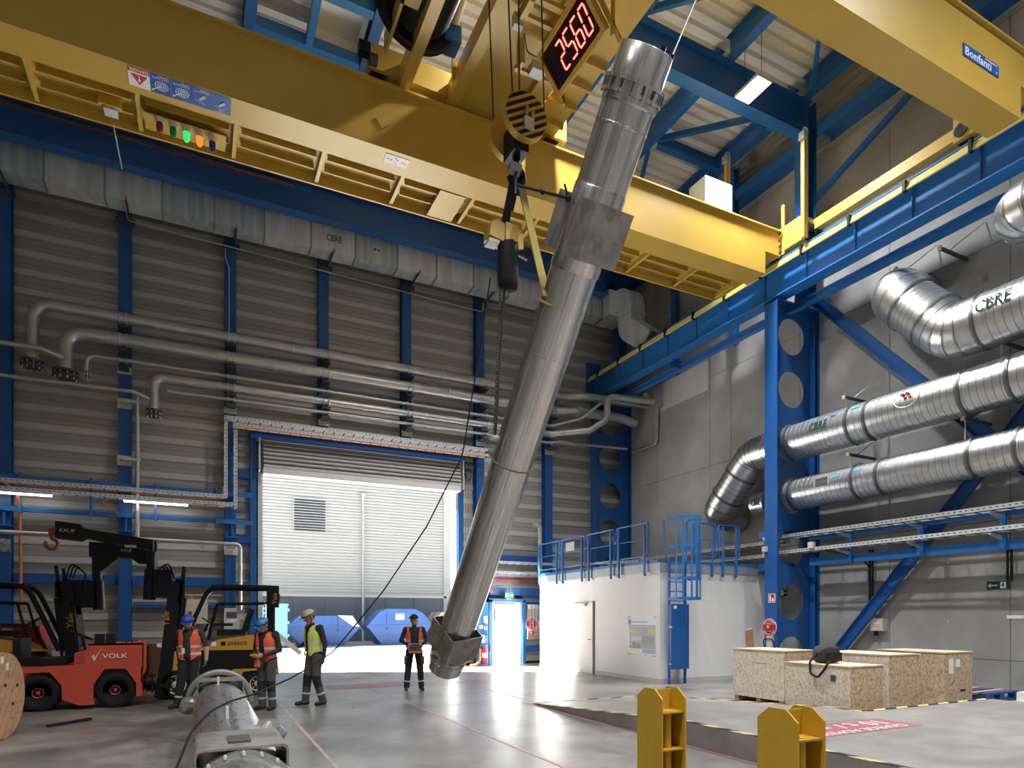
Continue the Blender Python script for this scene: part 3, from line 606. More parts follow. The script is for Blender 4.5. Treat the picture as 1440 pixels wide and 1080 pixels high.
for k in range(n):
    p = a0+(a1-a0)*(k/n); q = a0+(a1-a0)*((k+1.25)/n); d = (q-p).normalized(); sx_ = V((1, 0, 0)) if k % 2 else V((0, 1, 0)); sx_ = (sx_-d*sx_.dot(d)).normalized()
    pts = [p+sx_*.018, p+d*.02, p+sx_*-.018, q-sx_*.018, q-d*.02, q+sx_*.018, p+sx_*.018]; g.tube(pts, .0065, 5, False)
cho = g.build('load_chain', DGREY, ch); cho['kind'] = 'stuff'
G().cyl(a0+V((.05, 0, -.4)), a1+V((.02, 0, 0)), .02, n=8).build('strap', SLB, ch)
G().cyl(a1+V((-.04, 0, 0)), a1+V((.06, 0, 0)), .045, n=10).build('shackle', LGREY, ch)
g = G(); g.tube([vp(4.2)+(S1*math.cos(a)+N1*math.sin(a))*.332 for a in [PI+2*PI*i/24 for i in range(25)]], .012, 6, False); g.build('sling_turn', mat('dull_sling', (.16, .16, .08), .8), ch)

# ------------------------------------------------------------------ the hanging vessel
ve = thing('steel_vessel', 'long slanted steel vessel tube hanging from the crane hook', 'vessel', tuple(vp(4.6)))
G().lathe(P0, AX, [(-.02, .02), (-.02, R0), (.3, R0), (4.6, R0), (8.85, R0)], 56).build('tube', STEEL, ve)
G().lathe(P0, AX, [(9.0, .318), (9.34, .318), (9.345, .312), (9.345, .01)], 56).build('end_sleeve', STEEL, ve)
G().lathe(P0, AX, [(8.8, R0), (8.82, .338), (8.87, .338), (8.875, .372), (8.91, .372), (8.915, .345), (8.99, .345), (8.995, .372), (9.03, .372), (9.035, .32)], 56, sm=False).build('clamp_ring', STEEL, ve)
bl = G().cyl((0, 0, -.085), (0, 0, .055), .011, n=8).mesh('clamp_bolt', DGREY)
for k in range(16):
    a = 2*PI*k/16; o = inst('clamp_bolt', bl, ve, vp(8.95)+(S1*math.cos(a)+N1*math.sin(a))*.362); o.rotation_euler = AX.to_track_quat('Z', 'Y').to_euler()
G().lathe(P0, AX, [(-.16, .01), (-.16, .335), (-.15, .34), (.06, .34), (.065, .362), (.1, .362), (.105, .345), (.16, .345), (.165, .362), (.2, .362), (.205, R0)], 56, sm=False).build('end_ring', STEEL, ve)
g = G(); g.tube([vp(.26)+(S1*math.cos(a)+N1*math.sin(a))*.345+AX*(.05*math.sin(3*a)) for a in [2*PI*i/40 for i in range(41)]], .028, 7, False); g.build('rope_wrap', mat('hemp_rope', (.34, .27, .16), .9, 0, .3, 40), ve)
for t in (1.05, 5.9, 7.05, 7.95, 8.6): G().lathe(P0, AX, [(t-.012, R0), (t-.006, R0+.004), (t+.006, R0+.004), (t+.012, R0)], 56).build('weld_seam', STEEL, ve)
for s in (-1, 1): 
    for dlt in (0, .5): pass
G().beam(vp(1.1)-S1*.2+N1*.262, vp(8.7)-S1*.2+N1*.262, .02, .008, tuple(N1)).build('weld_seam', STEEL, ve)
def saddle(t0, t1, sgn, w=.67):
    n = N1*sgn; s = S1*sgn; th = .014; h = .365; dep = .30
    def q(t, a, b): return vp(t)+s*a+n*b
    o = G().prism([q(t0, -w/2, h), q(t0, w/2, h), q(t1, w/2, h), q(t1, -w/2, h)], n*th).build('saddle', STEELP, ve)
    for sg in (-1, 1): G().prism([q(t0, sg*w/2, h), q(t1, sg*w/2, h), q(t1, sg*w/2, h-dep), q(t0, sg*w/2, h-dep)], s*(-sg*th)).build('side_plate', STEELP, o)
    G().prism([q(t0+.1, -.03, h+th), q(t0+.1, .05, h+th), q(t0+.2, .05, h+th), q(t0+.2, -.03, h+th)], n*.004).build('pad', DGREY if False else STEELP, o)
for t0, t1 in ((.30, .86), (7.17, 7.82)): saddle(t0, t1, 1); saddle(t0, t1, -1)
G().lathe(P0, AX, [(7.0, R0), (7.02, .338), (7.95, .338), (7.97, R0)], 56).build('saddle_band', STEEL, ve)
for s in (V((.0, 0, 0)),):
    e = vp(9.345)+N1*.28-S1*.02; G().cyl(e-AX*.02, e+AX*.05, .03, n=10).build('lifting_eye', BLACK, ve)
    e = vp(9.345)+N1*.18+S1*.24; G().cyl(e-AX*.02, e+AX*.05, .025, n=10).build('lifting_eye', BLACK, ve)
gw = tag(G().cyl(e+AX*.04, e+V((1.55, .25, 3.3)), .008, n=6).own('guy_wire', LGREY, tuple(e)), 'thin steel wire from the vessel top up to the roof', 'wire')
# camera arm clamped to the saddle
ca = thing('camera_arm', 'black jointed arm with small camera clamped to the hanging vessel', 'camera', (4.7, 8.0, 8.0))
a = vp(7.75)-S1*.37+N1*-.12; b = a+V((-.62, .2, .10))
G().cyl(a, b, .018, n=8).build('arm', BLACK, ca); G().sph(a, .04, 10, 6).build('joint', BLACK, ca); G().sph(a+(b-a)*.5, .035, 10, 6).build('joint', BLACK, ca)
G().cyl(a, a+V((-.05, 0, .16)), .014, n=8).build('lever', BLACK, ca)
c = b+V((-.02, 0, .0)); G().cyl(c+V((0, 0, -.1)), c+V((0, 0, .16)), .014, n=8).build('stem', BLACK, ca)
G().beam(c+V((-.08, 0, .2)), c+V((.06, -.02, .17)), .1, .1).build('camera_body', BLACK, ca)
# thin black cable falling from the crane area across the hall
cb = [(4.0, 8.9, 6.9), (3.93, 9.1, 6.0), (3.78, 9.5, 4.29), (3.18, 9.5, 3.11), (2.5, 9.5, 2.1), (1.72, 9.3, 1.2), (1.1, 8.8, .90), (.55, 7.6, .845), (.30, 7.15, .835), (.1, 6.75, .80), (-.07, 6.5, .66), (-.2, 6.2, .35), (-.5, 5.9, .03), (-.9, 5.3, .015)]
# ================================================================== LAMPS
def highbay(x, y, lab, watt=LAMP_W):
    t = thing('ceiling_lamp', lab, 'lamp', (x, y, 14.0))
    G().box(x-.23, x+.23, y-.35, y+.35, 14.0, 14.07).build('housing', LGREY, t)
    G().box(x-.2, x+.2, y-.32, y+.32, 13.985, 14.0).build('diffuser', LAMP, t)
    for s in (-.25, .25): G().cyl((x, y+s, 14.07), (x, y+s, 15.75), .008, n=6).build('suspension', DGREY, t)
    ld = bpy.data.lights.new('highbay_light', 'AREA'); ld.shape = 'RECTANGLE'; ld.size = .4; ld.size_y = .64; ld.energy = watt; ld.spread = LAMP_SPREAD; ld.color = (.98, .99, 1.0)
    lo = bpy.data.objects.new('highbay_light', ld); COL.objects.link(lo); lo.parent = t; lo.location = (0, 0, -.03); return t
highbay(11.6, 10.85, 'bright rectangular ceiling lamp hanging in front of the deep blue roof girder')
for x, y, w in LAMPS: highbay(x, y, 'rectangular ceiling lamp outside the picture', w)['group'] = 'ceiling lamps outside the picture'
def tubelamp(x0, x1, lab):
    t = thing('tube_lamp', lab, 'lamp', (x0, 19.6, 4.8), 'tube lamps under the cable tray')
    G().box(x0, x1, 19.57, 19.63, 4.78, 4.83).build('housing', LGREY, t); G().cyl((x0+.02, 19.6, 4.765), (x1-.02, 19.6, 4.765), .032, n=10).build('diffuser', TUBE, t)
tubelamp(-5.0, -3.35, 'white glowing tube lamp cut by the picture edge, left of the orange hook boom'); tubelamp(-1.82, -.28, 'white glowing tube lamp between the two blue wall columns')
GALVF2 = mat('galvanised_duct_reflections', (.66, .69, .68), .42, .35, 0, 2.6, stretch=(2.6, 1, .1), col2=(.33, .42, .50))  # bluish streaks: reflections on the sheet metal put into the colour
# ================================================================== FLAT DUCT ON THE BACK WALL
SEAMF = mat('duct_flange', (.30, .32, .33), .5, .4)
fd = thing('ventilation_duct', 'flat rectangular galvanised duct running under the dark blue beam', 'duct', (4, 19.7, 13))
xs = [-6.1, -4.8, -3.5, -2.21, -.91, .36, 1.66, 2.94, 4.24, 5.54, 6.82, 8.11, 9.4, 10.7, 12.0, 13.2]
for a, b in zip(xs[:-1], xs[1:]):
    G().box(a+.012, b-.012, 19.4, 19.95, 12.6, 13.42).build('duct_section', GALVF if int(a*10) % 3 else GALVF2, fd)
    G().box(b-.02, b+.02, 19.365, 19.96, 12.56, 13.44).build('flange', SEAMF, fd)
for x in cols[2:9]:
    G().box(x+.1, x+.14, 19.2, 20.3, 12.5, 12.56).build('hanger_bar', DGREY, fd); G().box(x+.09, x+.15, 19.17, 19.2, 12.49, 12.57).build('hanger_cap', ORNG, fd)
    G().box(x-.2, x+.25, 20.16, 20.2, 12.4, 12.56).build('hanger_plate', DGREY, fd)
text('CBRE', (3.6, 19.393, 13.0), (1, 0, 0), (0, 0, 1), .46, .2, GREEN, fd, bold=.012)
G().cyl((4.88, 19.4, 12.98), (4.88, 19.385, 12.98), .17, n=24).build('access_hatch', GALVR, fd)
for s in (-.05, .06): G().cyl((4.88+s, 19.385, 12.98), (4.88+s, 19.36, 12.98), .035, n=10).build('hatch_knob', RED, fd)
fo = [(13.2, 19.4), (13.2, 19.95)]
# the duct turns to the corner and drops beside the runway
G().box(13.22, 14.1, 19.0, 20.0, 12.6, 13.5).build('duct_bend', GALVF, fd)
def rduct(pts, w, h, nm='duct_drop'):
    g = G(); rows = []
    for i, p in enumerate(pts):
        p = V(p); a = V(pts[max(0, i-1)]); b = V(pts[min(len(pts)-1, i+1)]); d = (b-a).normalized(); u = V((1, 0, 0)); v = d.cross(u).normalized()
        rows.append([p+u*w/2+v*h/2, p-u*w/2+v*h/2, p-u*w/2-v*h/2, p+u*w/2-v*h/2])
    g.grid(rows, close=True); g.build(nm, GALVF, fd)
rduct(fillet([(13.75, 19.6, 13.05), (13.75, 18.4, 13.05), (13.75, 18.4, 11.9), (13.75, 17.6, 11.3), (13.75, 17.2, 10.95)], [.5, .45, .3], 6), .6, .75)
G().box(13.42, 14.08, 17.98, 18.82, 12.3, 12.36).build('flange', GALVR, fd)
# ================================================================== PIPES ALONG THE BACK WALL
PY = 19.85
def pipe(name, lab, pts, r, rad, grp=None, joints=(), fl=None, m=INOX):
    pt = fillet(pts, rad, 7); o = thing(name, lab, 'pipe', tuple(pts[0]), grp)
    G().tube(pt, r, 16).build('pipe_run', m, o)
    for j in joints: G().tube([V(j[0])-V(j[1])*.03, V(j[0])+V(j[1])*.03], r*1.12, 16).build('coupling', GALVR, o)
    if fl:
        p = V(pts[0]); G().cyl(p+V((0, 0, -.0)), p+V((0, 0, .06)), r*1.75, n=22).cyl(p+V((0, 0, -.12)), p+V((0, 0, -.06)), r*1.75, n=22).build('flange', DGREY, o)
        bm = G().cyl((0, 0, -.15), (0, 0, .1), .018, n=6).mesh('flange_bolt', GALVR)
        for k in range(10): inst('flange_bolt', bm, o, p+V((r*1.5*math.cos(2*PI*k/10), r*1.5*math.sin(2*PI*k/10), -.03)))
    return o
X1 = (1, 0, 0)
pipe('steel_pipe', 'topmost thick steel pipe on the back wall with a bolted end flange', [(-3.82, PY, 8.15), (-3.82, PY, 9.68), (11.9, PY, 9.66), (12.5, PY-.35, 9.66), (14.4, PY-.6, 9.62), (14.4, 18.4, 9.62)], .145, [.5, .5, .5, .3], None, [((2.5, PY, 9.67), X1), ((7.2, PY, 9.66), X1), ((11.3, PY, 9.66), X1)], 1)
pipe('steel_pipe', 'second thick steel pipe on the back wall, under the topmost one', [(-3.12, PY, 8.0), (-3.12, PY, 9.1), (11.6, PY, 9.1), (12.3, PY-.3, 9.1), (13.9, PY-.5, 9.05), (14.6, PY-.6, 8.9)], .165, [.5, .5, .5, .3], None, [((2.0, PY, 9.1), X1), ((7.4, PY, 9.1), X1), ((12.2, PY-.3, 9.1), X1)], 1)
pipe('steel_pipe', 'thin steel pipe between the second and the fourth on the back wall', [(-2.66, PY, 8.07), (-2.66, PY, 8.56), (11.35, PY, 8.54), (12.2, 19.2, 8.75), (12.75, 18.9, 9.25), (13.2, 18.9, 9.45), (14.7, 18.7, 9.35)], .055, .22, None, [], 1)
pipe('steel_pipe', 'medium steel pipe on the back wall ending in a flange right of the wall conduit', [(-1.12, PY, 7.27), (-1.12, PY, 8.24), (11.25, PY, 8.24), (12.4, 19.0, 8.3), (12.95, 18.75, 8.7), (12.95, 18.7, 9.5), (14.6, 18.2, 9.4)], .115, .28, None, [((5.3, PY, 8.24), X1), ((6.6, PY, 8.24), X1)], 1)
pipe('steel_pipe', 'lowest thin steel pipe of the row on the back wall', [(-.81, PY, 7.9), (11.2, PY, 7.93), (11.6, PY-.1, 7.98), (14.3, 19.4, 7.95)], .045, .15)
pipe('steel_pipe', 'thin feed pipe from the picture edge into the second flanged pipe', [(-6.0, PY-.3, 8.42), (-3.6, PY-.3, 8.45), (-3.15, PY-.1, 8.35)], .06, .3)
pipe('steel_pipe', 'thin feed pipe from the picture edge into the shorter flanged pipe', [(-6.0, PY-.1, 7.68), (-1.6, PY-.1, 7.73), (-1.2, PY, 7.6)], .05, .2)
pipe('steel_pipe', 'vertical conduit beside the second blue column down to the boom', [(-1.52, PY+.1, 7.7), (-1.52, PY+.1, 3.7)], .055, .1)
pipe('steel_pipe', 'low pale pipe behind the hook boom, bending down beside the door', [(-6.0, PY, 3.83), (1.04, PY, 3.78), (1.04, PY, 1.9)], .055, .14)
pipe('steel_pipe', 'thin pipe loop standing on the concrete wall in the corner', [(14.8, 19.7, 7.95), (14.8, 18.3, 7.95), (14.8, 18.3, 9.25), (14.8, 18.0, 9.25)], .05, .15)
pipe('steel_pipe', 'grey vent pipe stub with open bend beside the gap column', [(10.85, PY, 3.0), (10.85, PY, 4.95), (10.6, PY, 4.95)], .08, .15)
# brackets on the columns
for i, x in enumerate(cols[3:9]):
    t = thing('pipe_bracket', 'metal pipe bracket stack clamped to the %s blue column from the tractor side' % ('first', 'second', 'third', 'fourth', 'fifth', 'sixth')[i], 'bracket', (x, 20.1, 8.7), 'pipe brackets on the columns')
    for z in (9.5, 8.9, 8.45, 8.1, 7.83):
        if i == 0 and z < 8.4: continue
        G().box(x-.12, x+.12, 19.75, 20.2, z-.09, z-.05).build('console', DGREY, t)
    G().box(x-.17, x+.17, 20.17, 20.2, 8.3 if i == 0 else 7.6, 8.5 if i == 0 else 7.78).build('base_plate', CREAM, t)
    for z, r in ((9.67, .145), (9.1, .165), (8.55, .06), (8.24, .12), (7.91, .05)):
        if i == 0 and z < 8.4: continue
        for s in (-.08, .08): G().tube([(x+s, PY+(r+.008)*math.cos(a), z+(r+.008)*math.sin(a)) for a in [2*PI*k/14 for k in range(15)]], .017, 6, False).build('clamp', GALVR, t)
for x, z, lab in ((-1.84, 7.5, 'pale square plate with a pipe support on the second blue column'), (-1.84, 5.95, 'pale plate with a short arm on the second blue column, lower')):
    t = thing('support_plate', lab, 'bracket', (x, 20.18, z)); G().box(x-.17, x+.17, 20.17, 20.2, z-.14, z+.14).build('plate', CREAM, t); G().box(x-.1, x+.4, 19.9, 20.16, z-.03, z+.03).build('arm', GALVR, t)
t = thing('support_plate', 'pale plate with a pipe clip on the column beside the door', 'bracket', (.8, 20.18, 3.7)); G().box(.63, 1.0, 20.16, 20.2, 3.5, 3.74).build('plate', GALVR, t); G().box(.7, .9, 19.9, 20.16, 3.66, 3.7).build('arm', GALVR, t)
# thin wall conduit under the duct
tag(G().tube(fillet([(-1.78, 20.1, 13.0), (-1.78, 20.1, 12.47), (8.3, 20.1, 12.2), (8.76, 20.1, 12.2), (8.76, 20.1, 12.5)], .12), .018, 8).own('conduit', GALVR, (3, 20.1, 12.3)), 'thin pale conduit sagging along the wall under the flat duct', 'conduit')
tag(G().tube(fillet([(.66, 20.15, 12.35), (.66, 20.15, 12.1), (.76, 20.15, 11.8), (.76, 20.15, 9.9)], .1), .018, 8).own('conduit', GALVR, (.7, 20.15, 11)), 'thin conduit running down the third blue column', 'conduit')
# ================================================================== CABLE TRAYS AND RAILS
def tray(g, p, q, w=.26, h=.09, up=(0, 0, 1), perf=True):
    p = V(p); q = V(q); d = (q-p).normalized(); u = V(up); s = d.cross(u).normalized()
    for k in (-1, 1): g.beam(p+s*(k*w/2)+u*h/2, q+s*(k*w/2)+u*h/2, .006, h, u, 0)
    n = int((q-p).length/.30)
    for i in range(n+1): c = p+d*(.30*i+.05); g.beam(c-s*w/2, c+s*w/2, .025, .015, u, 2)
    if perf:
        for i in range(int((q-p).length/.11)):
            c = p+d*(.11*i+.04)+u*h*.55
            for k in (-1, 1): g.beam(c+s*(k*(w/2+.004))-d*.02, c+s*(k*(w/2+.004))+d*.02, .003, .018, u, 1)
def trayrun(lab, segs, cables=(), up=(0, 0, 1), w=.26):
    t = thing('cable_tray', lab, 'cable tray', tuple(segs[0][0]))
    for s in segs:
        g = G(); tray(g, s[0], s[1], w, .09, s[2] if len(s) > 2 else up); o = g.build('tray_run', [GALVR, BLACKM, DGREY], t); o['kind'] = 'stuff'
    for pts, r, m in cables: G().tube(fillet(pts, .15, 4), r, 6).build('cable', m, t)
    return t
trayrun('upper grey cable tray along the blue rails behind the tractor, rising to the door', [((-5, 19.75, 5.05), (.62, 19.75, 5.05)), ((.62, 19.9, 5.1), (.62, 19.9, 7.35), (1, 0, 0)), ((.62, 19.8, 7.3), (8.75, 19.8, 7.3))],
        [([(-5, 19.7, 5.02), (.5, 19.7, 5.02), (.58, 19.72, 5.15), (.6, 19.75, 5.4)], .014, ORNG), ([(-4.6, 19.7, 5.1), (-4.3, 19.6, 5.0), (-4.1, 19.75, 4.75), (-4.12, 20.1, 4.4), (-4.12, 20.2, 2.0)], .035, ORNG)])
trayrun('lower grey cable tray with the tube lamps, rising to the door', [((-5, 19.7, 4.83), (.84, 19.7, 4.83)), ((.87, 19.85, 4.8), (.87, 19.85, 7.12), (1, 0, 0)), ((.85, 19.72, 7.1), (8.75, 19.72, 7.1))],
        [([(-.2, 19.6, 4.78), (.6, 19.6, 4.78), (.83, 19.62, 4.95)], .014, ORNG), ([(.9, 19.55, 7.08), (4, 19.55, 7.07), (8.6, 19.55, 7.08)], .022, ORNG), ([(-2.2, 19.6, 4.76), (-2.3, 19.65, 4.7), (-2.0, 19.9, 4.55), (-1.99, 20.2, 4.2)], .012, ORNG)])
trayrun('upper orange cable tray on the wall above the side door', [((9.0, 20.1, 3.55), (12.6, 20.1, 3.55)), ((12.9, 19.4, 3.6), (14.2, 18.6, 3.65)), ((14.3, 18.4, 3.7), (14.3, 12.2, 3.72))], [([(9, 20.05, 3.6), (12.7, 20.05, 3.6), (14.2, 18.6, 3.72), (14.25, 12.8, 3.76)], .03, ORNG)])
trayrun('lower orange cable tray on the wall above the side door', [((9.0, 20.1, 3.2), (12.6, 20.1, 3.2)), ((14.2, 18.4, 3.35), (14.2, 12.2, 3.35))], [([(9, 20.05, 3.25), (12.6, 20.05, 3.25)], .03, ORNG)])
trayrun('upper perforated cable tray along the concrete wall, passing through the column hole', [((14.0, 4, 3.78), (14.0, 12.6, 3.78))], [([(13.95, 4, 3.8), (13.95, 10.4, 3.8), (13.9, 12.6, 3.8)], .02, BLACKM)], w=.34)
trayrun('lower perforated cable tray along the concrete wall, passing through the column hole', [((14.0, 4, 3.36), (14.0, 12.6, 3.36))], [([(13.95, 4, 3.38), (13.95, 11.2, 3.38), (13.9, 12.6, 3.38)], .02, BLACKM), ([(14.0, 10.8, 3.36), (14.1, 10.4, 3.25), (14.5, 10.15, 3.1), (14.8, 10.15, 2.9)], .02, BLACKM)], w=.34)
def rail(lab, beams, posts, pw=.08, m=BLUE2):
    t = thing('blue_rail', lab, 'rail', tuple(beams[0][0]))
    for a, b, h in beams: G().beam(a, b, .1, h).build('rail_beam', m, t)
    for a, b in posts: G().beam(a, b, pw, .06, (1, 0, 0)).build('rail_post', m, t)
    return t
rl = rail('blue two-bar cable rail across the columns behind the tractor', [((-5, 20.05, 5.24), (1.4, 20.05, 5.24), .13), ((-5, 20.05, 4.44), (1.4, 20.05, 4.44), .12)],
          [((x, 19.95, 4.33), (x, 19.95, 5.36)) for x in (-4.09, -2.58, -1.09, .44)])
for x in (-4.48, -1.84, .8): G().box(x-.12, x+.2, 20.02, 20.2, 4.0, 4.03).box(x+.02, x+.06, 20.05, 20.2, 4.0, 4.38).build('console', BLUE2, rl)
rl = rail('blue two-bar cable rail along the concrete wall', [((14.4, 4, 3.78), (14.4, 11.55, 3.78), .14), ((14.36, 4, 3.13), (14.36, 11.5, 3.13), .19)], [((14.25, y, 3.0), (14.25, y, 3.95)) for y in (10.3, 8.6, 7.0, 5.4)], .1)
for y in (10.3, 8.6, 7.0):
    for z in (3.3, 3.72): G().prism([(14.25, y, z), (13.8, y, z+.03), (13.8, y, z), (14.25, y, z-.1)], (0, .03, 0)).build('console', FASC, rl)
for z in (3.85, 2.95): G().box(13.9, 14.5, 12.1, 12.8, z, z+.2).build('rail_end', BLUE2, rl)
# diagonal braces on the concrete wall
for a, b, lab in (((14.55, 11.45, 10.0), (14.55, 3.2, .6), 'blue diagonal channel brace falling from the big column head'), ((14.68, 11.1, .6), (14.68, 3.2, 10.0), 'blue diagonal channel brace rising from behind the crates')):
    g = G(); d = (V(b)-V(a)).normalized(); u = d.cross(V((1, 0, 0)))
    g.beam(a, b, .02, .26, u)
    for k in (-1, 1): g.beam(V(a)+u*k*.13+V((-.04, 0, 0)), V(b)+u*k*.13+V((-.04, 0, 0)), .09, .02, u)
    tag(g.own('wall_brace', BLUE, a), lab, 'brace', kind='structure')
def wrap(o, cx, cz, r):                       # bend flat lettering onto the duct skin
    w = wpos(o)
    for v in o.data.vertices: v.co.x = cx-math.sqrt(max(.01, r*r-(v.co.z+w.z-cz)**2))-w.x
# ================================================================== ROUND DUCTS ON THE CONCRETE WALL
def spiral(g, path, r, pitch=.135):
    """plain tube with thin dark seam rings"""
    P = [V(p) for p in path]
    for a, b in zip(P[:-1], P[1:]):
        L = (b-a).length; n = max(1, int(L/pitch)); d = (b-a)/n; u = d.normalized()
        g.tube([a+d*k for k in range(n+1)], r, 40)
        for k in range(n): g.tube([a+d*(k+.5)-u*.006, a+d*(k+.5)-u*.003, a+d*(k+.5)+u*.003, a+d*(k+.5)+u*.006], [r, r+.004, r+.004, r], 40, False, 1)
    return g
SEAM = mat('duct_seam', (.22, .23, .24), .4, .8)
def rndduct(lab, segs, r, rings=(), txt=None):
    t = thing('round_duct', lab, 'duct', tuple(segs[0][1][0]))
    for kind, pts in segs:
        if kind == 's': spiral(G(), pts, r).build('spiral_tube', [GALV, SEAM], t)
        else:
            fp_ = fillet(pts, .62, 3); g = G()
            for a, b in zip(fp_[:-1], fp_[1:]): g.tube([a, b], r+.006, 40, True)
            for i in range(1, len(fp_)-1):
                d = (fp_[i+1]-fp_[i-1]).normalized(); g.tube([fp_[i]-d*.012, fp_[i]+d*.012], r+.012, 40, False, 1)
                g.sph(fp_[i], r+.002, 24, 14)
            g.build('elbow', [GALV, SEAM], t)
    for c, d in rings:
        d = V(d).normalized(); G().tube([V(c)-d*.035, V(c)+d*.035], r+.022, 32, False).tube([V(c)-d*.012, V(c)+d*.012], r+.035, 32, False).build('joint_ring', SEAM, t)
    return t
Y_ = (0, 1, 0)
da = rndduct('upper thick spiral duct passing through the big column, bending down to the wall', [('s', [(13.95, 3.5, 6.24), (13.95, 12.45, 6.24)]), ('e', [(13.95, 12.4, 6.24), (13.95, 13.0, 6.24), (13.98, 13.5, 5.8)]),
      ('s', [(13.98, 13.45, 5.85), (14.0, 14.1, 5.2)]), ('e', [(14.0, 14.05, 5.25), (14.02, 14.5, 4.8), (14.85, 14.5, 4.72)])], .46,
      [((13.95, 9.9, 6.24), Y_), ((13.95, 9.45, 6.24), Y_), ((13.95, 7.45, 6.24), Y_), ((13.95, 6.6, 6.24), Y_), ((13.98, 13.5, 5.8), (0, .7, -.7)), ((14.0, 14.05, 5.25), (0, .7, -.7)), ((13.95, 11.62, 6.24), Y_)])
wrap(text('CBRE', (13.4, 10.62, 6.36), (0, -1, 0), (0, 0, 1), .5, .22, GREEN, da, bold=.012), 13.95, 6.24, .478)
def patch(t, y, z, w, h, r, cz, m, nm):       # small plate lying on the duct skin, facing the hall
    g = G(); g.grid([[(13.95-math.sqrt(max(.01, (r+.012)**2-(zz-cz)**2)), yy, zz) for yy in (y+w/2, y-w/2)] for zz in [z-h/2+h*i/4 for i in range(5)]]); return g.build(nm, m, t)
PB = mat('label_blue', (.06, .35, .62), .5)
patch(da, 10.25, 6.5, .17, .06, .46, 6.24, PB, 'flow_label'); patch(da, 9.68, 6.55, .22, .07, .46, 6.24, PB, 'flow_label'); patch(da, 10.25, 6.5, .11, .025, .466, 6.24, BLACK, 'flow_arrow')
g = G(); g.tube([(13.95-.478*math.cos(.35+.42*math.sin(a)), 8.45+.27*math.cos(a), 6.24+.478*math.sin(.25+.42*math.sin(a))) for a in [2*PI*i/24 for i in range(25)]], .014, 6, False); g.build('hatch_rim', GALVR, da)
for s in (0, .1): G().cyl((13.5, 8.5-s, 6.42), (13.42, 8.5-s, 6.43), .035, n=10).build('hatch_knob', RED, da)
db = rndduct('lower spiral duct passing through the big column below the thick one', [('s', [(13.95, 3.5, 4.88), (13.95, 11.75, 4.88)])], .40, [((13.95, 9.8, 4.88), Y_), ((13.95, 9.2, 4.88), Y_), ((13.95, 7.3, 4.88), Y_), ((13.95, 6.5, 4.88), Y_), ((13.95, 11.55, 4.88), Y_)])
patch(db, 10.55, 4.98, .34, .22, .40, 4.88, DGREY, 'grille'); patch(db, 10.2, 5.06, .17, .06, .40, 4.88, PB, 'flow_label'); patch(db, 9.65, 5.1, .2, .06, .40, 4.88, PB, 'flow_label')
g = G()
for z in (4.86, 5.1): g.beam((13.55, 10.74, z), (13.55, 10.36, z), .02, .02)
for y in (10.74, 10.36): g.beam((13.55, y, 4.86), (13.55, y, 5.1), .02, .02)
g.build('grille_frame', GALVR, db)
dc = rndduct('thickest spiral duct with a bend, coming out of the concrete wall near the picture edge', [('s', [(13.85, 4.4, 7.5), (13.85, 7.2, 7.5)]), ('e', [(13.85, 6.9, 7.5), (13.85, 7.7, 7.5), (13.87, 8.1, 7.95)]),
      ('s', [(13.87, 8.05, 7.9), (13.9, 8.6, 8.5)]), ('e', [(13.9, 8.55, 8.45), (13.92, 9.0, 8.95), (14.88, 9.05, 9.0)])], .53, [((13.85, 7.1, 7.5), Y_), ((13.87, 8.05, 7.9), (0, .68, .73)), ((13.9, 8.58, 8.47), (0, .68, .73))])
wrap(text('CBRE', (13.2, 6.72, 7.62), (0, -1, 0), (0, 0, 1), .6, .25, GREEN, dc, bold=.012), 13.85, 7.5, .552)
dd_ = rndduct('short duct stub with a green mark cut by the right picture edge', [('s', [(14.88, 6.25, 9.0), (13.75, 6.25, 9.0)]), ('e', [(13.8, 6.25, 9.0), (13.2, 6.25, 9.0), (13.2, 5.6, 9.0), (13.2, 4.6, 9.0)])], .45)
text('CBRE', (13.5, 6.69, 9.2), (1, .35, 0), (0, 0, 1), .3, .2, GREEN, dd_)
de = rndduct('short round duct stub with a green label behind the big column', [('s', [(14.3, 12.75, 4.88), (14.3, 13.2, 4.88)])], .36)
text('CBRE', (13.93, 12.95, 4.9), (0, -1, 0), (0, 0, 1), .3, .2, GREEN, de)
hk = 0
for y, z, zt, lab in ((10.2, 6.98, 6.66, 'behind the thick duct next to the column'), (6.9, 7.05, 6.68, 'behind the thick duct near the picture edge'), (10.1, 5.58, 5.26, 'over the lower duct next to the column'), (7.55, 5.73, 5.27, 'over the lower duct near the brace crossing'), (8.95, 9.45, 9.3, 'at the mouth of the thickest duct'), (8.0, 9.42, 9.0, 'above the thickest duct bend')):
    t = thing('duct_hanger', 'dark wall bracket with yellow end cap '+lab, 'bracket', (14.9, y, z), 'duct hangers on the concrete wall')
    G().box(13.92, 14.9, y-.025, y+.025, z-.03, z+.03).build('bracket_arm', DGREY, t); G().box(13.88, 13.93, y-.035, y+.035, z-.04, z+.04).build('end_cap', HAZY, t)
    G().cyl((14.2, y, z), (14.88, y-.35, z+.62), .012, n=6).build('tie_rod', GALVR, t)
    if hk < 4: G().cyl((13.98, y, z), (13.98, y, zt-.3), .012, n=6).build('drop_rod', GALVR, t)
    hk += 1
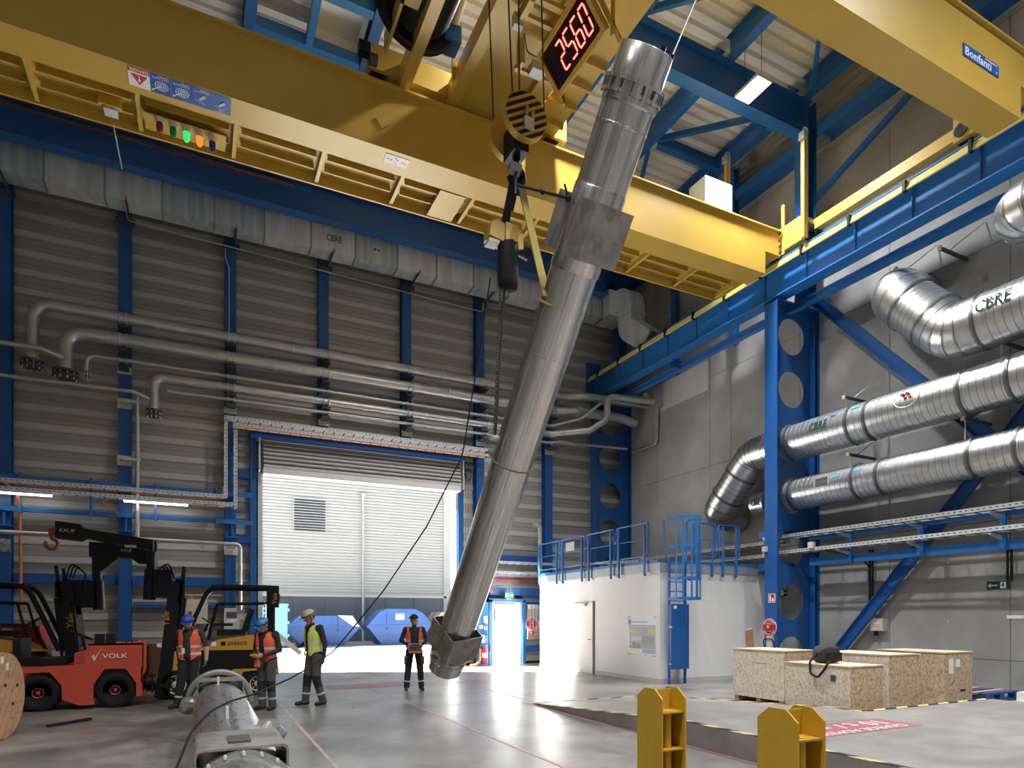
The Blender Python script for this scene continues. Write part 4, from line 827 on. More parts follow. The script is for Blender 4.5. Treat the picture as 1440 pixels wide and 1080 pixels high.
# ================================================================== WHITE ROOM WITH ROOF RAILING
rm = thing('room_block', 'white painted room block with grey fascia in the hall corner', 'room', (10.5, 12.85, 0), kind='structure')
G().box(10.5, 14.88, 12.85, 19.2, .12, 2.86).build('block_wall', WHITE, rm); G().box(10.49, 14.88, 12.84, 19.2, 0, .12).build('plinth', LGREY, rm)
G().box(10.46, 14.88, 12.81, 19.24, 2.86, 3.08).build('fascia', FASC, rm); G().box(10.46, 10.5, 12.9, 19.2, 3.08, 3.16).box(10.6, 14.3, 12.8, 12.84, 3.08, 3.14).build('toe_board', BLUE2, rm)
d3 = thing('door_3', 'closed white flush door in the white room block', 'door', (10.5, 16.4, 0), kind='structure')
G().box(10.485, 10.5, 15.92, 16.96, .02, 2.14).build('door_leaf', WHITE, d3)
G().box(10.47, 10.5, 15.84, 15.90, 0, 2.17).build('door_edge', DGREY, d3); G().box(10.478, 10.5, 15.90, 17.0, 2.145, 2.16).build('frame_line', LGREY, d3)
G().box(10.44, 10.5, 16.2, 16.9, 2.1, 2.13).box(10.43, 10.5, 16.25, 16.36, 2.03, 2.1).build('door_closer', LGREY, d3)
G().cyl((10.5, 16.02, 1.02), (10.43, 16.02, 1.02), .012, n=8).beam((10.44, 16.02, 1.02), (10.44, 16.14, 1.02), .018, .018).build('door_handle', DGREY, d3)
po = thing('poster', 'colour photo poster taped to the white room block', 'poster', (10.49, 13.6, 1.2))
def pp(y0, y1, z0, z1, m, d=.004, nm='poster_print'):     # y counted from the left edge of the sheet
    return G().box(10.498-d, 10.4985, 14.2-y1*1.2, 14.2-y0*1.2, .72+z0*.95, .72+z1*.95).build(nm, m, po)
pp(0, 1, 0, 1, mat('poster_paper', (.62, .68, .72), .3), .002, 'poster_sheet')
pp(.02, .12, .82, .96, SIGNB, .003); pp(.02, .98, .78, .80, SIGNB, .003); pp(.14, .7, .875, .895, DGREY, .003)
pp(.05, .98, .14, .77, mat('print_hall', (.13, .15, .27), .35, 0, 0, 9, col2=(.30, .32, .36), stretch=(1, 3, 1)), .003)
pp(.07, .3, .56, .70, mat('print_crane', (.40, .36, .05), .35), .0035); pp(.72, .98, .56, .70, bpy.data.materials['print_crane'], .0035); pp(.08, .95, .72, .76, bpy.data.materials['print_crane'], .0035)
pp(.52, .95, .26, .5, mat('print_machine', (.16, .16, .14), .35, 0, .4, 14), .0035); pp(.18, .3, .14, .32, mat('print_green', (.02, .07, .05), .35), .0035); pp(.33, .46, .14, .28, bpy.data.materials['print_green'], .0035)
pp(.05, .13, .16, .2, RED, .004); pp(.02, .42, .04, .12, mat('print_yellow', (.62, .45, .12), .35), .0035); pp(.52, .99, .02, .13, mat('print_grey', (.22, .23, .33), .35), .0035); pp(.14, .5, .36, .48, mat('print_pale', (.35, .36, .42), .35), .0037)
for a, b in ((0, 1.0), (.9, 1.0), (0, -.04), (.88, -.06)): pp(a, a+.11, b, b+.045, FASC, .006, 'tape')
def railing(lab, p, q, panels, nrm):
    t = thing('guard_railing', lab, 'railing', tuple(p)); p = V(p); q = V(q); d = (q-p).normalized(); L = (q-p).length; s = L/panels
    for k in range(panels):
        a = p+d*(s*k+.05); b = p+d*(s*(k+1)-.05); zz = V((0, 0, 1))
        G().tube(fillet([a+(b-a)*.5+zz*1.15, a+zz*1.15, a+zz*.28, b+zz*.28, b+zz*1.15, a+(b-a)*.48+zz*1.15], .09, 4), .022, 8).build('rail_frame', BLUE2, t)
        G().cyl(a+d*.14+zz*.72, b-d*.14+zz*.72, .012, n=6).build('mid_bar', BLUE2, t)
        for c in (a+d*.14, b-d*.14):
            G().beam(c+V(nrm)*.03-zz*.22, c+V(nrm)*.03+zz*1.1, .045, .045, d).build('rail_post', BLUE2, t)
            G().beam(c-zz*.2, c+V(nrm)*.03-zz*.2, .06, .08).build('foot_clip', BLUE, t)
        if k < panels-1: G().beam(b+zz*.75, b+d*.1+zz*.75, .03, .06).build('link', BLUE2, t)
    return t
ra = railing('blue tube railing on the white room block along its long side', (10.42, 19.2, 3.0), (10.42, 13.15, 3.0), 4, (-1, 0, 0))
G().box(10.36, 10.38, 16.75, 17.25, 3.75, 4.02).build('notice_board', FASC, ra)
railing('blue tube railing on the white room block next to the big column', (11.5, 12.78, 3.0), (13.2, 12.78, 3.0), 2, (0, -1, 0))
la = thing('access_ladder', 'blue caged ladder up the white room block with locked lower door', 'ladder', (10.9, 12.6, 0))
for x in (10.62, 11.14): G().box(x-.025, x+.025, 12.62, 12.68, 0, 3.1).build('stringer', BLUE, la); G().tube(fillet([(x, 12.65, 3.1), (x-.12 if x < 10.8 else x+.1, 12.7, 3.35), (x-.12 if x < 10.8 else x+.1, 12.7, 4.15)], .05), .025, 8).build('handhold', BLUE2, la)
for k in range(5): G().cyl((10.62, 12.65, 2.1+.24*k), (11.14, 12.65, 2.1+.24*k), .015, n=8).build('rung', BLUE2, la)
hoop = [(10.56, 12.62)]+[(10.88+.34*math.cos(a), 12.3+.34*math.sin(a)-.02) for a in [PI-PI*i/16 if False else PI+PI*i/16 for i in range(17)]]+[(11.2, 12.62)]
for z in (2.12, 2.62, 3.42, 4.12):
    g = G(); g.grid([[(x, y, z), (x, y, z+.07)] for x, y in hoop]); g.grid([[(x*1.0+(x-10.88)*-.02, y+.004, z), (x+(x-10.88)*-.02, y+.004, z+.07)] for x, y in hoop]); g.build('cage_hoop', BLUE2, la)
for i in (1, 4, 7, 9, 11, 14, 17): x, y = hoop[i]; G().beam((x, y, 2.12), (x, y, 4.18), .05, .008, (10.88-x, 12.3-y, 0)).build('cage_bar', BLUE2, la)
G().box(10.58, 11.16, 12.52, 12.58, .38, 2.02).build('ladder_door', BLUE, la); G().box(10.66, 10.76, 12.515, 12.52, 1.9, 1.98).build('label', SIGNW, la); G().box(10.54, 10.6, 12.5, 12.56, 1.42, 1.47).box(10.55, 10.6, 12.52, 12.56, .5, .53).build('hinge', LGREY, la)
# ================================================================== CRATES, BAG, PALLET, FOAM
def crate(lab, x, y, w, l, h, rot, lit_side, strap=False):
    t = thing('wooden_crate', lab, 'crate', (x, y, 0), 'chipboard crates'); f = .11
    # near corner of the crate at (x, y); it runs +x by w and +y by l
    G().box(x, x+.018, y, y+l, f, h-.02).build('side_board', OSB_LIT if lit_side else OSB, t); G().box(x+w-.018, x+w, y, y+l, f, h-.02).build('side_board', OSB, t)
    G().box(x+.018, x+w-.018, y, y+.018, f, h-.02).build('end_board', OSB, t); G().box(x+.018, x+w-.018, y+l-.018, y+l, f, h-.02).build('end_board', OSB, t)
    G().box(x+.018, x+w-.018, y+.018, y+l-.018, f, f+.02).build('bottom_board', OSB, t)
    G().box(x-.012, x+w+.012, y-.012, y+l+.012, h-.02, h).build('lid', PLY, t)
    for k in range(3): G().box(x+.02, x+w-.02, y+.02+(l-.14)*k/2, y+.12+(l-.14)*k/2, 0, f).build('skid', WOOD, t)
    t.rotation_euler[2] = rot; return t
c1 = crate('tall chipboard crate standing alone nearest the white room block', 9.82, 8.45, .85, 1.25, 1.06, 0, True)
c2 = crate('low chipboard crate in front with the black bag on its lid', 9.15, 6.62, .82, 1.22, .92, 0, True)
c3 = crate('tall chipboard crate behind the low one, beside its bare end', 10.38, 6.80, .85, 1.3, 1.06, 0, True)
c4 = crate('weathered stained chipboard crate with two paper labels on its end', 11.82, 6.72, .84, 1.25, 1.07, 0, False)
for x, z, w, h in ((11.95, .68, .13, .27), (12.16, .8, .12, .14)): G().box(x, x+w, 6.714, 6.72, z, z+h).build('paper_label', SIGNW, c4)
G().box(12.3, 12.45, 6.714, 6.72, .36, .39).build('hand_hole', BLACKM, c4); G().box(9.142, 9.15, 6.86, 6.95, .66, .76).build('stamp', DGREY, c2)
for y in (7.2, 7.6): G().box(10.374, 10.38, y, y+.3, .86, .96).build('paper_label', LGREY, c3)
G().box(9.815, 9.82, 8.8, 9.2, .8, .83).build('print_mark', LGREY, c1)
bg = thing('tool_bag', 'black padded bag with shoulder strap lying on the low crate', 'bag', (9.35, 7.5, .92))
rows = []
def sq(v): return math.copysign(abs(v)**.45, v)
for k in range(11):
    u = -1+2*k/10; sc = (1-abs(u)**7)*.85+.15
    rows.append([(9.50+u*.24, 7.30+.14*sc*sq(math.cos(a))*(1+.04*math.sin(5*a+k)), .92+.15+.147*sc*sq(math.sin(a))*(1+.03*math.sin(3*u+a))) for a in [2*PI*i/16 for i in range(16)]])
G().grid(rows, sm=True, close=True).add(rows[0], [tuple(range(16))]).add(rows[-1], [tuple(range(16))[::-1]]).build('bag_body', mat('bag_fabric', (.03, .03, .027), .8, 0, .3, 14, .3, 50), bg)
G().box(9.32, 9.68, 7.14, 7.165, .96, 1.1).build('front_pocket', BLACKM, bg)
G().tube(fillet([(9.27, 7.3, 1.1), (9.12, 7.32, .94), (9.11, 7.30, .76), (9.11, 7.16, .70), (9.11, 7.04, .84), (9.14, 7.0, .94), (9.32, 7.1, .96)], .06), .02, 6).build('shoulder_strap', BLACKM, bg)
st = thing('wood_offcut', 'brown board offcut leaning behind the crate at the column', 'board', (11.3, 10.6, 0)); G().beam((11.5, 10.75, .01), (11.1, 10.5, 1.42), .22, .03, (0, 1, 0)).build('board', WOOD, st)
pl = thing('pallet', 'lower blue wooden pallet on the floor by the concrete wall', 'pallet', (13.4, 6.9, 0))
for k in range(3): G().box(12.85, 14.05, 6.6+.42*k, 6.72+.42*k, 0, .022).build('bottom_board', SKIPB, pl)
for k in range(3):
    for j in range(3): G().box(12.85+.53*j, 12.99+.53*j, 6.6+.42*k, 6.72+.42*k, .022, .11).build('block', SKIPB, pl)
for k in range(5): G().box(12.85, 14.05, 6.6+.21*k, 6.72+.21*k, .11, .145).build('deck_board', WOOD if k % 2 else SKIPB, pl)
dup(pl, (13.42, 6.93, .147), .04, 'blue wooden pallet stacked on top of another pallet by the concrete wall')
fo = thing('foam_block', 'white foam block cut by the right picture edge', 'foam', (13.3, 6.0, .0)); G().box(13.0, 13.8, 5.75, 6.25, 0, .2).box(13.05, 13.8, 5.75, 6.2, .2, .36).build('foam', WHITE, fo)
# ================================================================== BOLLARDS
def bollard(x, y, lab):
    t = thing('bollard', lab, 'bollard', (x, y, 0), 'yellow steel bollards')
    for xx in (x, x+.285):
        g = G(); g.prism([(xx, y, 0), (xx, y+.38, 0), (xx, y+.38, .91), (xx, y+.27, 1.0), (xx, y+.11, 1.0), (xx, y, .91)], (.016, 0, 0)); g.build('side_plate', YELB, t)
    G().box(x+.016, x+.285, y+.2, y+.216, .02, .98).build('web_plate', YELB, t)
    for z in (.78, .42, .06): G().box(x+.016, x+.285, y+.015, y+.36, z-.016, z).build('shelf_plate', YELB, t)
    G().cyl((x+.15, y+.11, .02), (x+.15, y+.11, .78), .045, n=18).build('core_tube', YELB, t)
    G().cyl((x+.15, y+.1, .78), (x+.15, y+.1, .786), .06, n=18).build('bolt_cap', YELB, t)
    G().box(x-.05, x+.35, y-.04, y+.42, 0, .02).build('foot_plate', YELB, t); return t
bollard(3.96, 4.82, 'yellow steel bollard with open shelf side, farther from the viewer'); bollard(3.96, 3.28, 'yellow steel bollard with open shelf side, nearest to the viewer by the text panel')
# ================================================================== LYING VESSEL
lv = thing('lying_vessel', 'wrapped steel vessel tube lying on the floor under a black cable', 'vessel', (.25, 7, 0))
LC = V((.25, 0, .49)); r = .325
G().lathe((.25, 3.3, .49), (0, 1, 0), [(0, .01), (0, r), (1.1, r)]+[(1.9+.14*k, r+(.006 if k % 2 else 0)) for k in range(35)]+[(6.95, r), (6.95, .01)], 56).build('tube', STEEL2, lv)
G().lathe((.25, 4.38, .49), (0, 1, 0), [(0, r), (0, .352), (.06, .352), (.06, .34), (.1, .34), (.1, r)], 56, sm=False).build('clamp_ring', STEEL, lv)
b0 = G().cyl((0, -.03, 0), (0, .03, 0), .012, n=8).mesh('clamp_bolt', GALVR)
for k in range(9): a = PI*(.1+.8*k/8); inst('clamp_bolt', b0, lv, (.25+.345*math.cos(a), 4.37, .49+.345*math.sin(a)))
for y0, y1 in ((4.47, 5.16), (9.3, 9.75)):
    top = .855 if y0 < 6 else .855
    o = G().prism(fillet([(-.035, y0, .2), (-.035, y0, top), (.535, y0, top), (.535, y0, .2)], .045, 4)+fillet([(.52, y0, .2), (.52, y0, top-.016), (-.02, y0, top-.016), (-.02, y0, .2)], .035, 4), (0, y1-y0, 0)).build('saddle', STEELP, lv)
    G().box(-.06, .56, y0, y1, 0, .2).build('floor_block', STEELP, lv)
G().box(.17, .31, 4.62, 4.86, .855, .87).build('pad', DGREY, lv)
g = G(); g.tube([(-.14+.05*math.cos(a), 4.6, .62+.05*math.sin(a)) for a in [2*PI*i/20 for i in range(21)]], .013, 8, False); g.cyl((-.09, 4.6, .62), (-.035, 4.6, .62), .018, n=10); g.build('eye_bolt', GALVR, lv)
for y in (6.0, 9.0):
    G().box(.20, .225, y-.02, y+.02, .81, .93).build('lug', CREAM, lv); g = G(); g.grid([[(.25+.335*math.sin(a), yy, .49+.335*math.cos(a)) for a in [-.42+.84*i/10 for i in range(11)]] for yy in (y-.06, y-.03)]); g.build('lug_pad', STEELP, lv)
g = G(); g.tube([(.25+.40*math.cos(a), 9.9, .52+.40*math.sin(a)) for a in [PI*i/24-.1 for i in range(26)]], .042, 10); g.tube([(.25+.37*math.cos(a), 9.98, .5+.37*math.sin(a)) for a in [PI*i/24-.1 for i in range(26)]], .03, 8); g.build('end_flange_arch', mat('dark_steel', (.25, .25, .23), .5, .6), lv)
G().lathe((.25, 9.75, .49), (0, 1, 0), [(0, r), (0, .36), (.3, .36), (.3, .01)], 40, sm=False).build('end_ring', STEEL2, lv)
rg = G()
for (cx, cy, cz, sc) in ((.56, 6.25, .62, .16), (-.12, 9.6, .5, .14)):
    rws = []
    for j in range(7):
        th = -PI/2+PI*j/6; rws.append([(cx+sc*(math.cos(th)*math.cos(2*PI*i/11)*(.7+.5*random.random())), cy+sc*(math.cos(th)*math.sin(2*PI*i/11)*(.7+.5*random.random())), cz+sc*.9*math.sin(th)) for i in range(11)])
    G().grid(rws, close=True).build('plastic_bundle', mat('clear_wrap', (.22, .22, .20), .25, .2) if 'clear_wrap' not in bpy.data.materials else bpy.data.materials['clear_wrap'], lv)
cbl = fillet(cb, .5, 5)
tag(G().tube(cbl, .011, 7).own('black_cable', BLACKM, cb[7]), 'long thin black cable sagging across the hall onto the lying vessel', 'cable')
# ================================================================== CABLE DRUM
dr = thing('cable_drum', 'big wooden cable drum cut by the left picture edge', 'cable drum', (-2.7, 11.1, 0))
n0 = V((math.cos(-.17), math.sin(-.17), 0)); s0 = V((-n0.y, n0.x, 0)); z0 = V((0, 0, 1)); cD = V((-2.44, 11.1, .6)); RD = .6
ang = .9; ua = s0*math.cos(ang)+z0*math.sin(ang); ub = -s0*math.sin(ang)+z0*math.cos(ang)
for face in (0, -.62):
    for k in range(8):
        w0 = -RD+2*RD*k/8+.006; w1 = -RD+2*RD*(k+1)/8-.006; pts = []
        h0 = math.sqrt(max(0, RD*RD-w0*w0)); h1 = math.sqrt(max(0, RD*RD-w1*w1)); m_ = 6
        A = [(-h0+(0)*0, w0), (h0, w0)]; poly = [(-h0, w0), (h0, w0)]
        for j in range(1, m_): ww = w0+(w1-w0)*j/m_; poly.append((math.sqrt(max(0, RD*RD-ww*ww)), ww))
        poly += [(h1, w1), (-h1, w1)]
        for j in range(1, m_): ww = w1+(w0-w1)*j/m_; poly.append((-math.sqrt(max(0, RD*RD-ww*ww)), ww))
        G().prism([cD+n0*face+ua*a+ub*b for a, b in poly], n0*(-.06)).build('flange_board', WOOD, dr)
G().cyl(cD-n0*.06, cD-n0*.62, .3, n=28).build('core', WOOD, dr)
for a, b in ((.1, .1), (-.25, .05), (.02, -.25), (.3, -.2)): G().cyl(cD+ua*a+ub*b, cD+ua*a+ub*b+n0*.012, .025, n=10).build('bolt_hole', BLACKM, dr)
for a, b, w in ((-.1, .5, .07), (.05, .4, .06), (-.28, .2, .06)): c = cD+s0*a+z0*b; G().prism([c-s0*w/2-z0*.05, c+s0*w/2-z0*.05, c+s0*w/2+z0*.05, c-s0*w/2+z0*.05], n0*.006).build('paper_label', SIGNW, dr)
c = cD-s0*.42+z0*.12; G().prism([c-s0*.09-z0*.09, c+s0*.09-z0*.09, c+s0*.09+z0*.09, c-s0*.09+z0*.09], n0*.007).build('paper_label', SIGNB, dr)
G().beam((-2.1, 11.9, .02), (-1.6, 12.4, .03), .05, .04).own('wood_strip', BLACKM, (-2.1, 11.9, 0)); tag(bpy.data.objects['wood_strip'], 'dark strip lying on the floor beside the cable drum', 'strip')
# ================================================================== VEHICLES
def wheel(t, x, y0, y1, r, hub, hm, z=None):
    z = r if z is None else z
    w = G().lathe((x, y0, z), (0, 1, 0), [(.03, .01), (.03, r*.6), (0, r*.66), (0, r*.93), (.03, r), (y1-y0-.03, r), (y1-y0, r*.93), (y1-y0, r*.66), (y1-y0-.03, r*.6), (y1-y0-.03, .01)], 36).build('wheel', RUB, t)
    G().lathe((x, y0+.01, z), (0, 1, 0), [(.0, .01), (0, hub*.35), (.02, hub*.4), (.03, hub*.8), (.0, hub*.95), (0, hub), (.05, hub), (.05, .01)], 30).build('rim', hm, w)
    if hub < .1: return
    nb = G().cyl((0, -.02, 0), (0, .02, 0), .016, n=6).mesh('wheel_nut', hm)
    for k in range(8): inst('wheel_nut', nb, w, (x+hub*.65*math.cos(k*PI/4), y0+.03, z+hub*.65*math.sin(k*PI/4)))
tt = thing('tow_tractor', 'red electric tow tractor with white lettering on its side', 'tractor', (-2, 14.5, 0))
TY0, TY1 = 13.9, 15.1
def arch(cx, r0, zb, zt): return [(cx+r0, zb), (cx+r0, .45), (cx+r0*.5, zt), (cx-r0*.5, zt), (cx-r0, .45), (cx-r0, zb)]
out = [(-.98, .2), (-.98, 1.2), (-1.84, 1.2), (-1.84, 1.10), (-2.05, 1.04), (-2.05, .82), (-3.2, .80), (-3.35, .6), (-3.35, .2)]
side = out + [(-2.98, .2)] + arch(-2.6, .36, .2, .70)[::-1] + [(-1.98, .08), (-1.74, .08)] + arch(-1.42, .34, .2, .73)[::-1] + [(-1.06, .2)]
for y in (TY0, TY1-.03): G().prism([(x, y, z) for x, z in side], (0, .03, 0)).build('side_panel', TRED, tt)
G().box(-1.84, -.98, TY0, TY1, 1.17, 1.2).box(-1.0, -.98, TY0, TY1, .45, .75).box(-1.86, -1.84, TY0+.03, TY1-.03, .7, 1.18).build('hood', TRED, tt)
G().prism([(-2.05, TY0+.03, 1.04), (-1.84, TY0+.03, 1.10), (-1.84, TY0+.03, .8), (-2.05, TY0+.03, .8)], (0, TY1-TY0-.06, 0)).build('cowl', TRED, tt)
G().box(-3.3, -1.0, TY0+.05, TY1-.05, .28, .5).box(-1.8, -1.02, TY0+.06, TY1-.06, .5, 1.12).build('chassis', BLACK, tt)
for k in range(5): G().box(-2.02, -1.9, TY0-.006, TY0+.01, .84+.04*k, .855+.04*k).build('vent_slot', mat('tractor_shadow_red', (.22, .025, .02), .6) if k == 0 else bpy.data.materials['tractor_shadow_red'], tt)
for k in (-1.42, -2.6): wheel(tt, k, TY0+.02, TY0+.24, .33, .085 if k > -2 else .09, TRED); wheel(tt, k, TY1-.24, TY1-.02, .33, .085, TRED)
text('VOLK', (-1.42, TY0-.004, .975), (1, 0, 0), (0, 0, 1), .40, .085, SIGNW, tt, depth=.002); text('www.volk.de', (-1.33, TY0-.004, .925), (1, 0, 0), (0, 0, 1), .18, .022, DGREY, tt, depth=.002)
G().prism([(-1.79, TY0-.003, .97), (-1.745, TY0-.003, .88), (-1.62, TY0-.003, 1.13), (-1.735, TY0-.003, .95), (-1.745, TY0-.003, 1.01)], (0, .002, 0)).build('emblem', LGREY, tt)
G().box(-3.0, -2.2, TY0+.2, TY1-.2, .82, .94).box(-3.0, -2.88, TY0+.2, TY1-.2, .94, 1.3).build('seat', BLACK, tt)
for (x, w) in ((-1.68, .14), (-1.5, .14)): G().box(x-w/2, x+w/2, TY0+.05, TY0+.28, 1.2, 1.38).build('work_light', BLACK, tt)
for x in (-1.2, -1.1): G().tube(fillet([(x-.05, TY0+.1, 1.2), (x-.05, TY0+.1, 1.25), (x+.05, TY0+.1, 1.25), (x+.05, TY0+.1, 1.2)], .015, 3), .007, 6).build('lifting_grip', BLACK, tt)
for x in (-1.95, -1.55): G().cyl((x, TY0+.1, 1.1 if x < -1.8 else 1.2), (x, TY0+.1, 1.14 if x < -1.8 else 1.25), .03, n=10).build('cap', RED, tt)
G().box(-.98, -.93, TY0+.25, TY1-.25, .5, 1.1).build('rear_frame', BLACK, tt); G().tube(fillet([(-.98, TY0+.04, .6), (-.94, TY0+.04, .7), (-.94, TY0+.04, 1.22), (-1.05, TY0+.04, 1.22)], .05, 3), .03, 8).build('rear_post', TRED, tt)
g = G()
for z in (.28, .42, .55): g.box(-.93, -.78, TY0+.1, TY0+.5, z-.012, z+.012)
g.beam((-.82, TY0+.12, .24), (-.82, TY0+.12, .62), .03, .03); g.box(-.98, -.6, 14.3, 14.4, .3, .38); g.build('tow_hitch', BLACK, tt)
G().tube([(-2.0+.17*math.cos(a), 14.4+.17*math.sin(a), 1.34-.08*math.cos(a)) for a in [2*PI*i/20 for i in range(21)]], .014, 6, False).build('steering_wheel', BLACK, tt); G().cyl((-1.95, 14.4, 1.0), (-2.0, 14.4, 1.33), .025, n=8).build('steering_column', BLACK, tt)

def forklift(nm, lab, ox, oy, facing, boom, cx=-.08):
    """built facing -X at the origin: mast at x=0, body to x=2.4; then turned if facing +X"""
    s = 1 if facing < 0 else -1
    t = thing(nm, lab, 'forklift', (ox, oy, 0))
    def X(x): return ox+s*x
    def bx(x0, x1, y0, y1, z0, z1, name, m, par=t): a, b = sorted((X(x0), X(x1))); return G().box(a, b, oy+y0, oy+y1, z0, z1).build(name, m, par)
    def P(x, y, z): return (X(x), oy+y, z)
    # mast (leaning back), carriage
    tl = .095; P_ = P; mo = .14
    def P(x, y, z): return (X(x+mo), oy+y, z)
    G().beam(P(.15, .55, .12), P(.15+2.0*tl, .55, 2.1), .72, .26, (1, 0, 0)).build('mast_core', BLACK, t)
    for y in (.15, .95):
        G().beam(P(.0, y, .04), P(2.35*tl, y, 2.35), .16, .12, (0, 1, 0)).build('mast_rail', BLACK, t)
        G().beam(P(.16, y, .3), P(2.75*tl+.16, y, 2.75), .06, .06, (0, 1, 0)).build('mast_inner', BLACK, t)
    G().beam(P(.1, .55, .6), P(.1+2.3*tl, .55, 2.5), .12, .10, (0, 1, 0)).build('lift_cylinder', BLACK, t)
    for z in (.5, 1.6, 2.3): G().beam(P(z*tl+.02, .1, z), P(z*tl+.02, 1.0, z), .08, .12).build('mast_cross', BLACK, t)
    G().beam(P(-.06, .55, .08), P(-.06+1.7*tl, .55, 1.75), .03, .86, (0, 1, 0)).build('mast_shield', BLACK, t)
    G().prism([P(-.12, .02, .06), P(.16, .02, .06), P(.16+1.95*tl, .02, 2.0), P(.0+1.95*tl, .02, 2.0)], (0, .06, 0)).build('mast_side_plate', BLACK, t)
    for k, z in enumerate((1.35, 1.75, 2.1)): bx(.3+.03*k, .52+.03*k, .12, .4, z, z+.33, 'valve_box', BLACK)
    # hoses
    for k in range(3): G().tube(fillet([P(.12+.06*k, .1, 2.5), P(.05+.05*k, .06, 2.75+.05*k), P(-.1, .1, 2.6), P(-.05, .12, 2.2)], .12, 4), .016, 6).build('hose', BLACKM, t)
    # body
    P = P_
    prof = [(.45, .35), (.45, .62), (.62, .66), (.95, 1.02), (1.25, 1.22), (1.75, 1.28), (2.35, 1.26), (2.42, .45), (2.05, .35)]
    G().prism([P(x, .08, z) for x, z in prof], (0, 1.0, 0)).build('body', BLACK, t)
    hood = [(.72, 1.0), (.95, 1.06), (1.25, 1.22), (1.75, 1.29), (2.36, 1.27), (2.40, .98)]
    G().prism([P(x, .06, z) for x, z in hood], (0, 1.04, 0)).build('hood', FYEL, t)
    G().prism([P(x, .05, z) for x, z in [(.2, .40), (.3, .62), (.52, .66), (.56, .40)]], (0, .12, 0)).build('fender', FYEL, t); G().prism([P(x, .07, z) for x, z in [(.34, .62), (.46, .62), (.42, 1.0), (.36, .95)]], (0, .03, 0)).build('step_bracket', FYEL, t)
    G().prism([P(x, .05, z) for x, z in [(1.35, .30), (1.35, .42), (1.5, .58), (2.42, .58), (2.42, .45), (2.1, .55), (1.7, .52), (1.58, .30)]], (0, 1.06, 0)).build('chassis_skirt', FYEL, t)
    wheel(t, X(.42), oy+.02, oy+.24, .30, .2, CREAM); wheel(t, X(.42), oy+.86, oy+1.08, .30, .2, CREAM)
    wheel(t, X(1.98), oy+.06, oy+.24, .25, .16, CREAM); wheel(t, X(1.98), oy+.86, oy+1.04, .25, .16, CREAM)
    # overhead guard
    for y in (.1, 1.0):
        G().tube(fillet([P(.5, y, 1.0), P(.78, y, 1.7), P(1.05, y, 2.34), P(2.3, y, 2.34), P(2.3, y, 1.2)], [.3, .35, .06], 6), .05, 8).build('guard_post', BLACK, t)
        G().tube(fillet([P(1.02, y+.02, 1.2), P(1.2, y+.02, 1.98), P(2.2, y+.02, 2.0)], .06, 4), .028, 6).build('guard_brace', BLACK, t)
    for x in (1.1, 1.35, 1.6, 1.85, 2.1): G().beam(P(x, .1, 2.36), P(x, 1.0, 2.36), .04, .04).build('guard_bar', BLACK, t)
    bx(2.18, 2.42, .03, .1, 1.9, 2.38, 'post_cover', BLACK); bx(2.42, 2.45, .08, .2, 2.05, 2.2, 'tail_lamp', RED)
    for k in range(8): bx(2.1, 2.14, .02, .05, 1.3+.1*k, 1.36+.1*k, 'warning_mark', HAZY)
    # seat, wheel
    bx(1.2, 1.75, .3, .8, 1.3, 1.42, 'seat', BLACK); G().beam(P(1.74, .55, 1.38), P(1.9, .55, 1.86), .46, .1, (1, 0, 0)).build('seat_back', BLACK, t); bx(1.1, 1.5, .28, .34, 1.5, 1.56, 'armrest', BLACK)
    G().cyl(P(.8, .55, 1.0), P(1.02, .55, 1.55), .03, n=8).build('steering_column', BLACK, t)
    G().tube([P(1.04+.16*math.cos(a)*.8, .55+.17*math.sin(a), 1.58-.12*math.cos(a)*.8) for a in [2*PI*i/18 for i in range(19)]], .014, 6, False).build('steering_wheel', BLACK, t)
    # crane arm on the carriage
    L, bz, pz = boom
    G().cyl(P(cx, .35, pz), P(cx+.03, .35, pz+.62), .115, n=20).build('slew_cylinder', BLACK, t); G().cyl(P(cx+.03, .35, pz+.62), P(cx+.05, .35, bz-.05), .085, n=16).build('slew_post', BLACK, t)
    bx(cx+.08, .34, .2, .5, pz+.05, pz+.62, 'carriage_bracket', BLACK)
    return t, P, bx
f2, P2, b2 = forklift('forklift', 'yellow and black forklift with its guard in front of the roller door', -.86, 14.75, -1, (1.6, 3.1, 2.05))
text('Yale', (-.62, 14.755, 1.66), (.0, 0, 1), (-1, 0, 0), .30, .12, mat('gold_letters', (.6, .33, .03), .5), f2, depth=.003)
text('avesco', (.72, 14.805, 1.13), (1, 0, 0), (0, 0, 1), .38, .075, BLACK, f2, depth=.003); G().box(.40, .49, 14.802, 14.81, 1.09, 1.17).build('emblem', BLACK, f2); G().box(.22, .31, 14.802, 14.81, 1.08, 1.17).build('sticker', SIGNW, f2)
text('Yale', (1.47, 14.775, 2.1), (0, 0, 1), (-1, 0, 0), .24, .09, bpy.data.materials['gold_letters'], f2, depth=.003); G().box(-.78, -.70, 14.74, 14.76, 1.08, 1.16).build('sticker', SIGNW, f2)
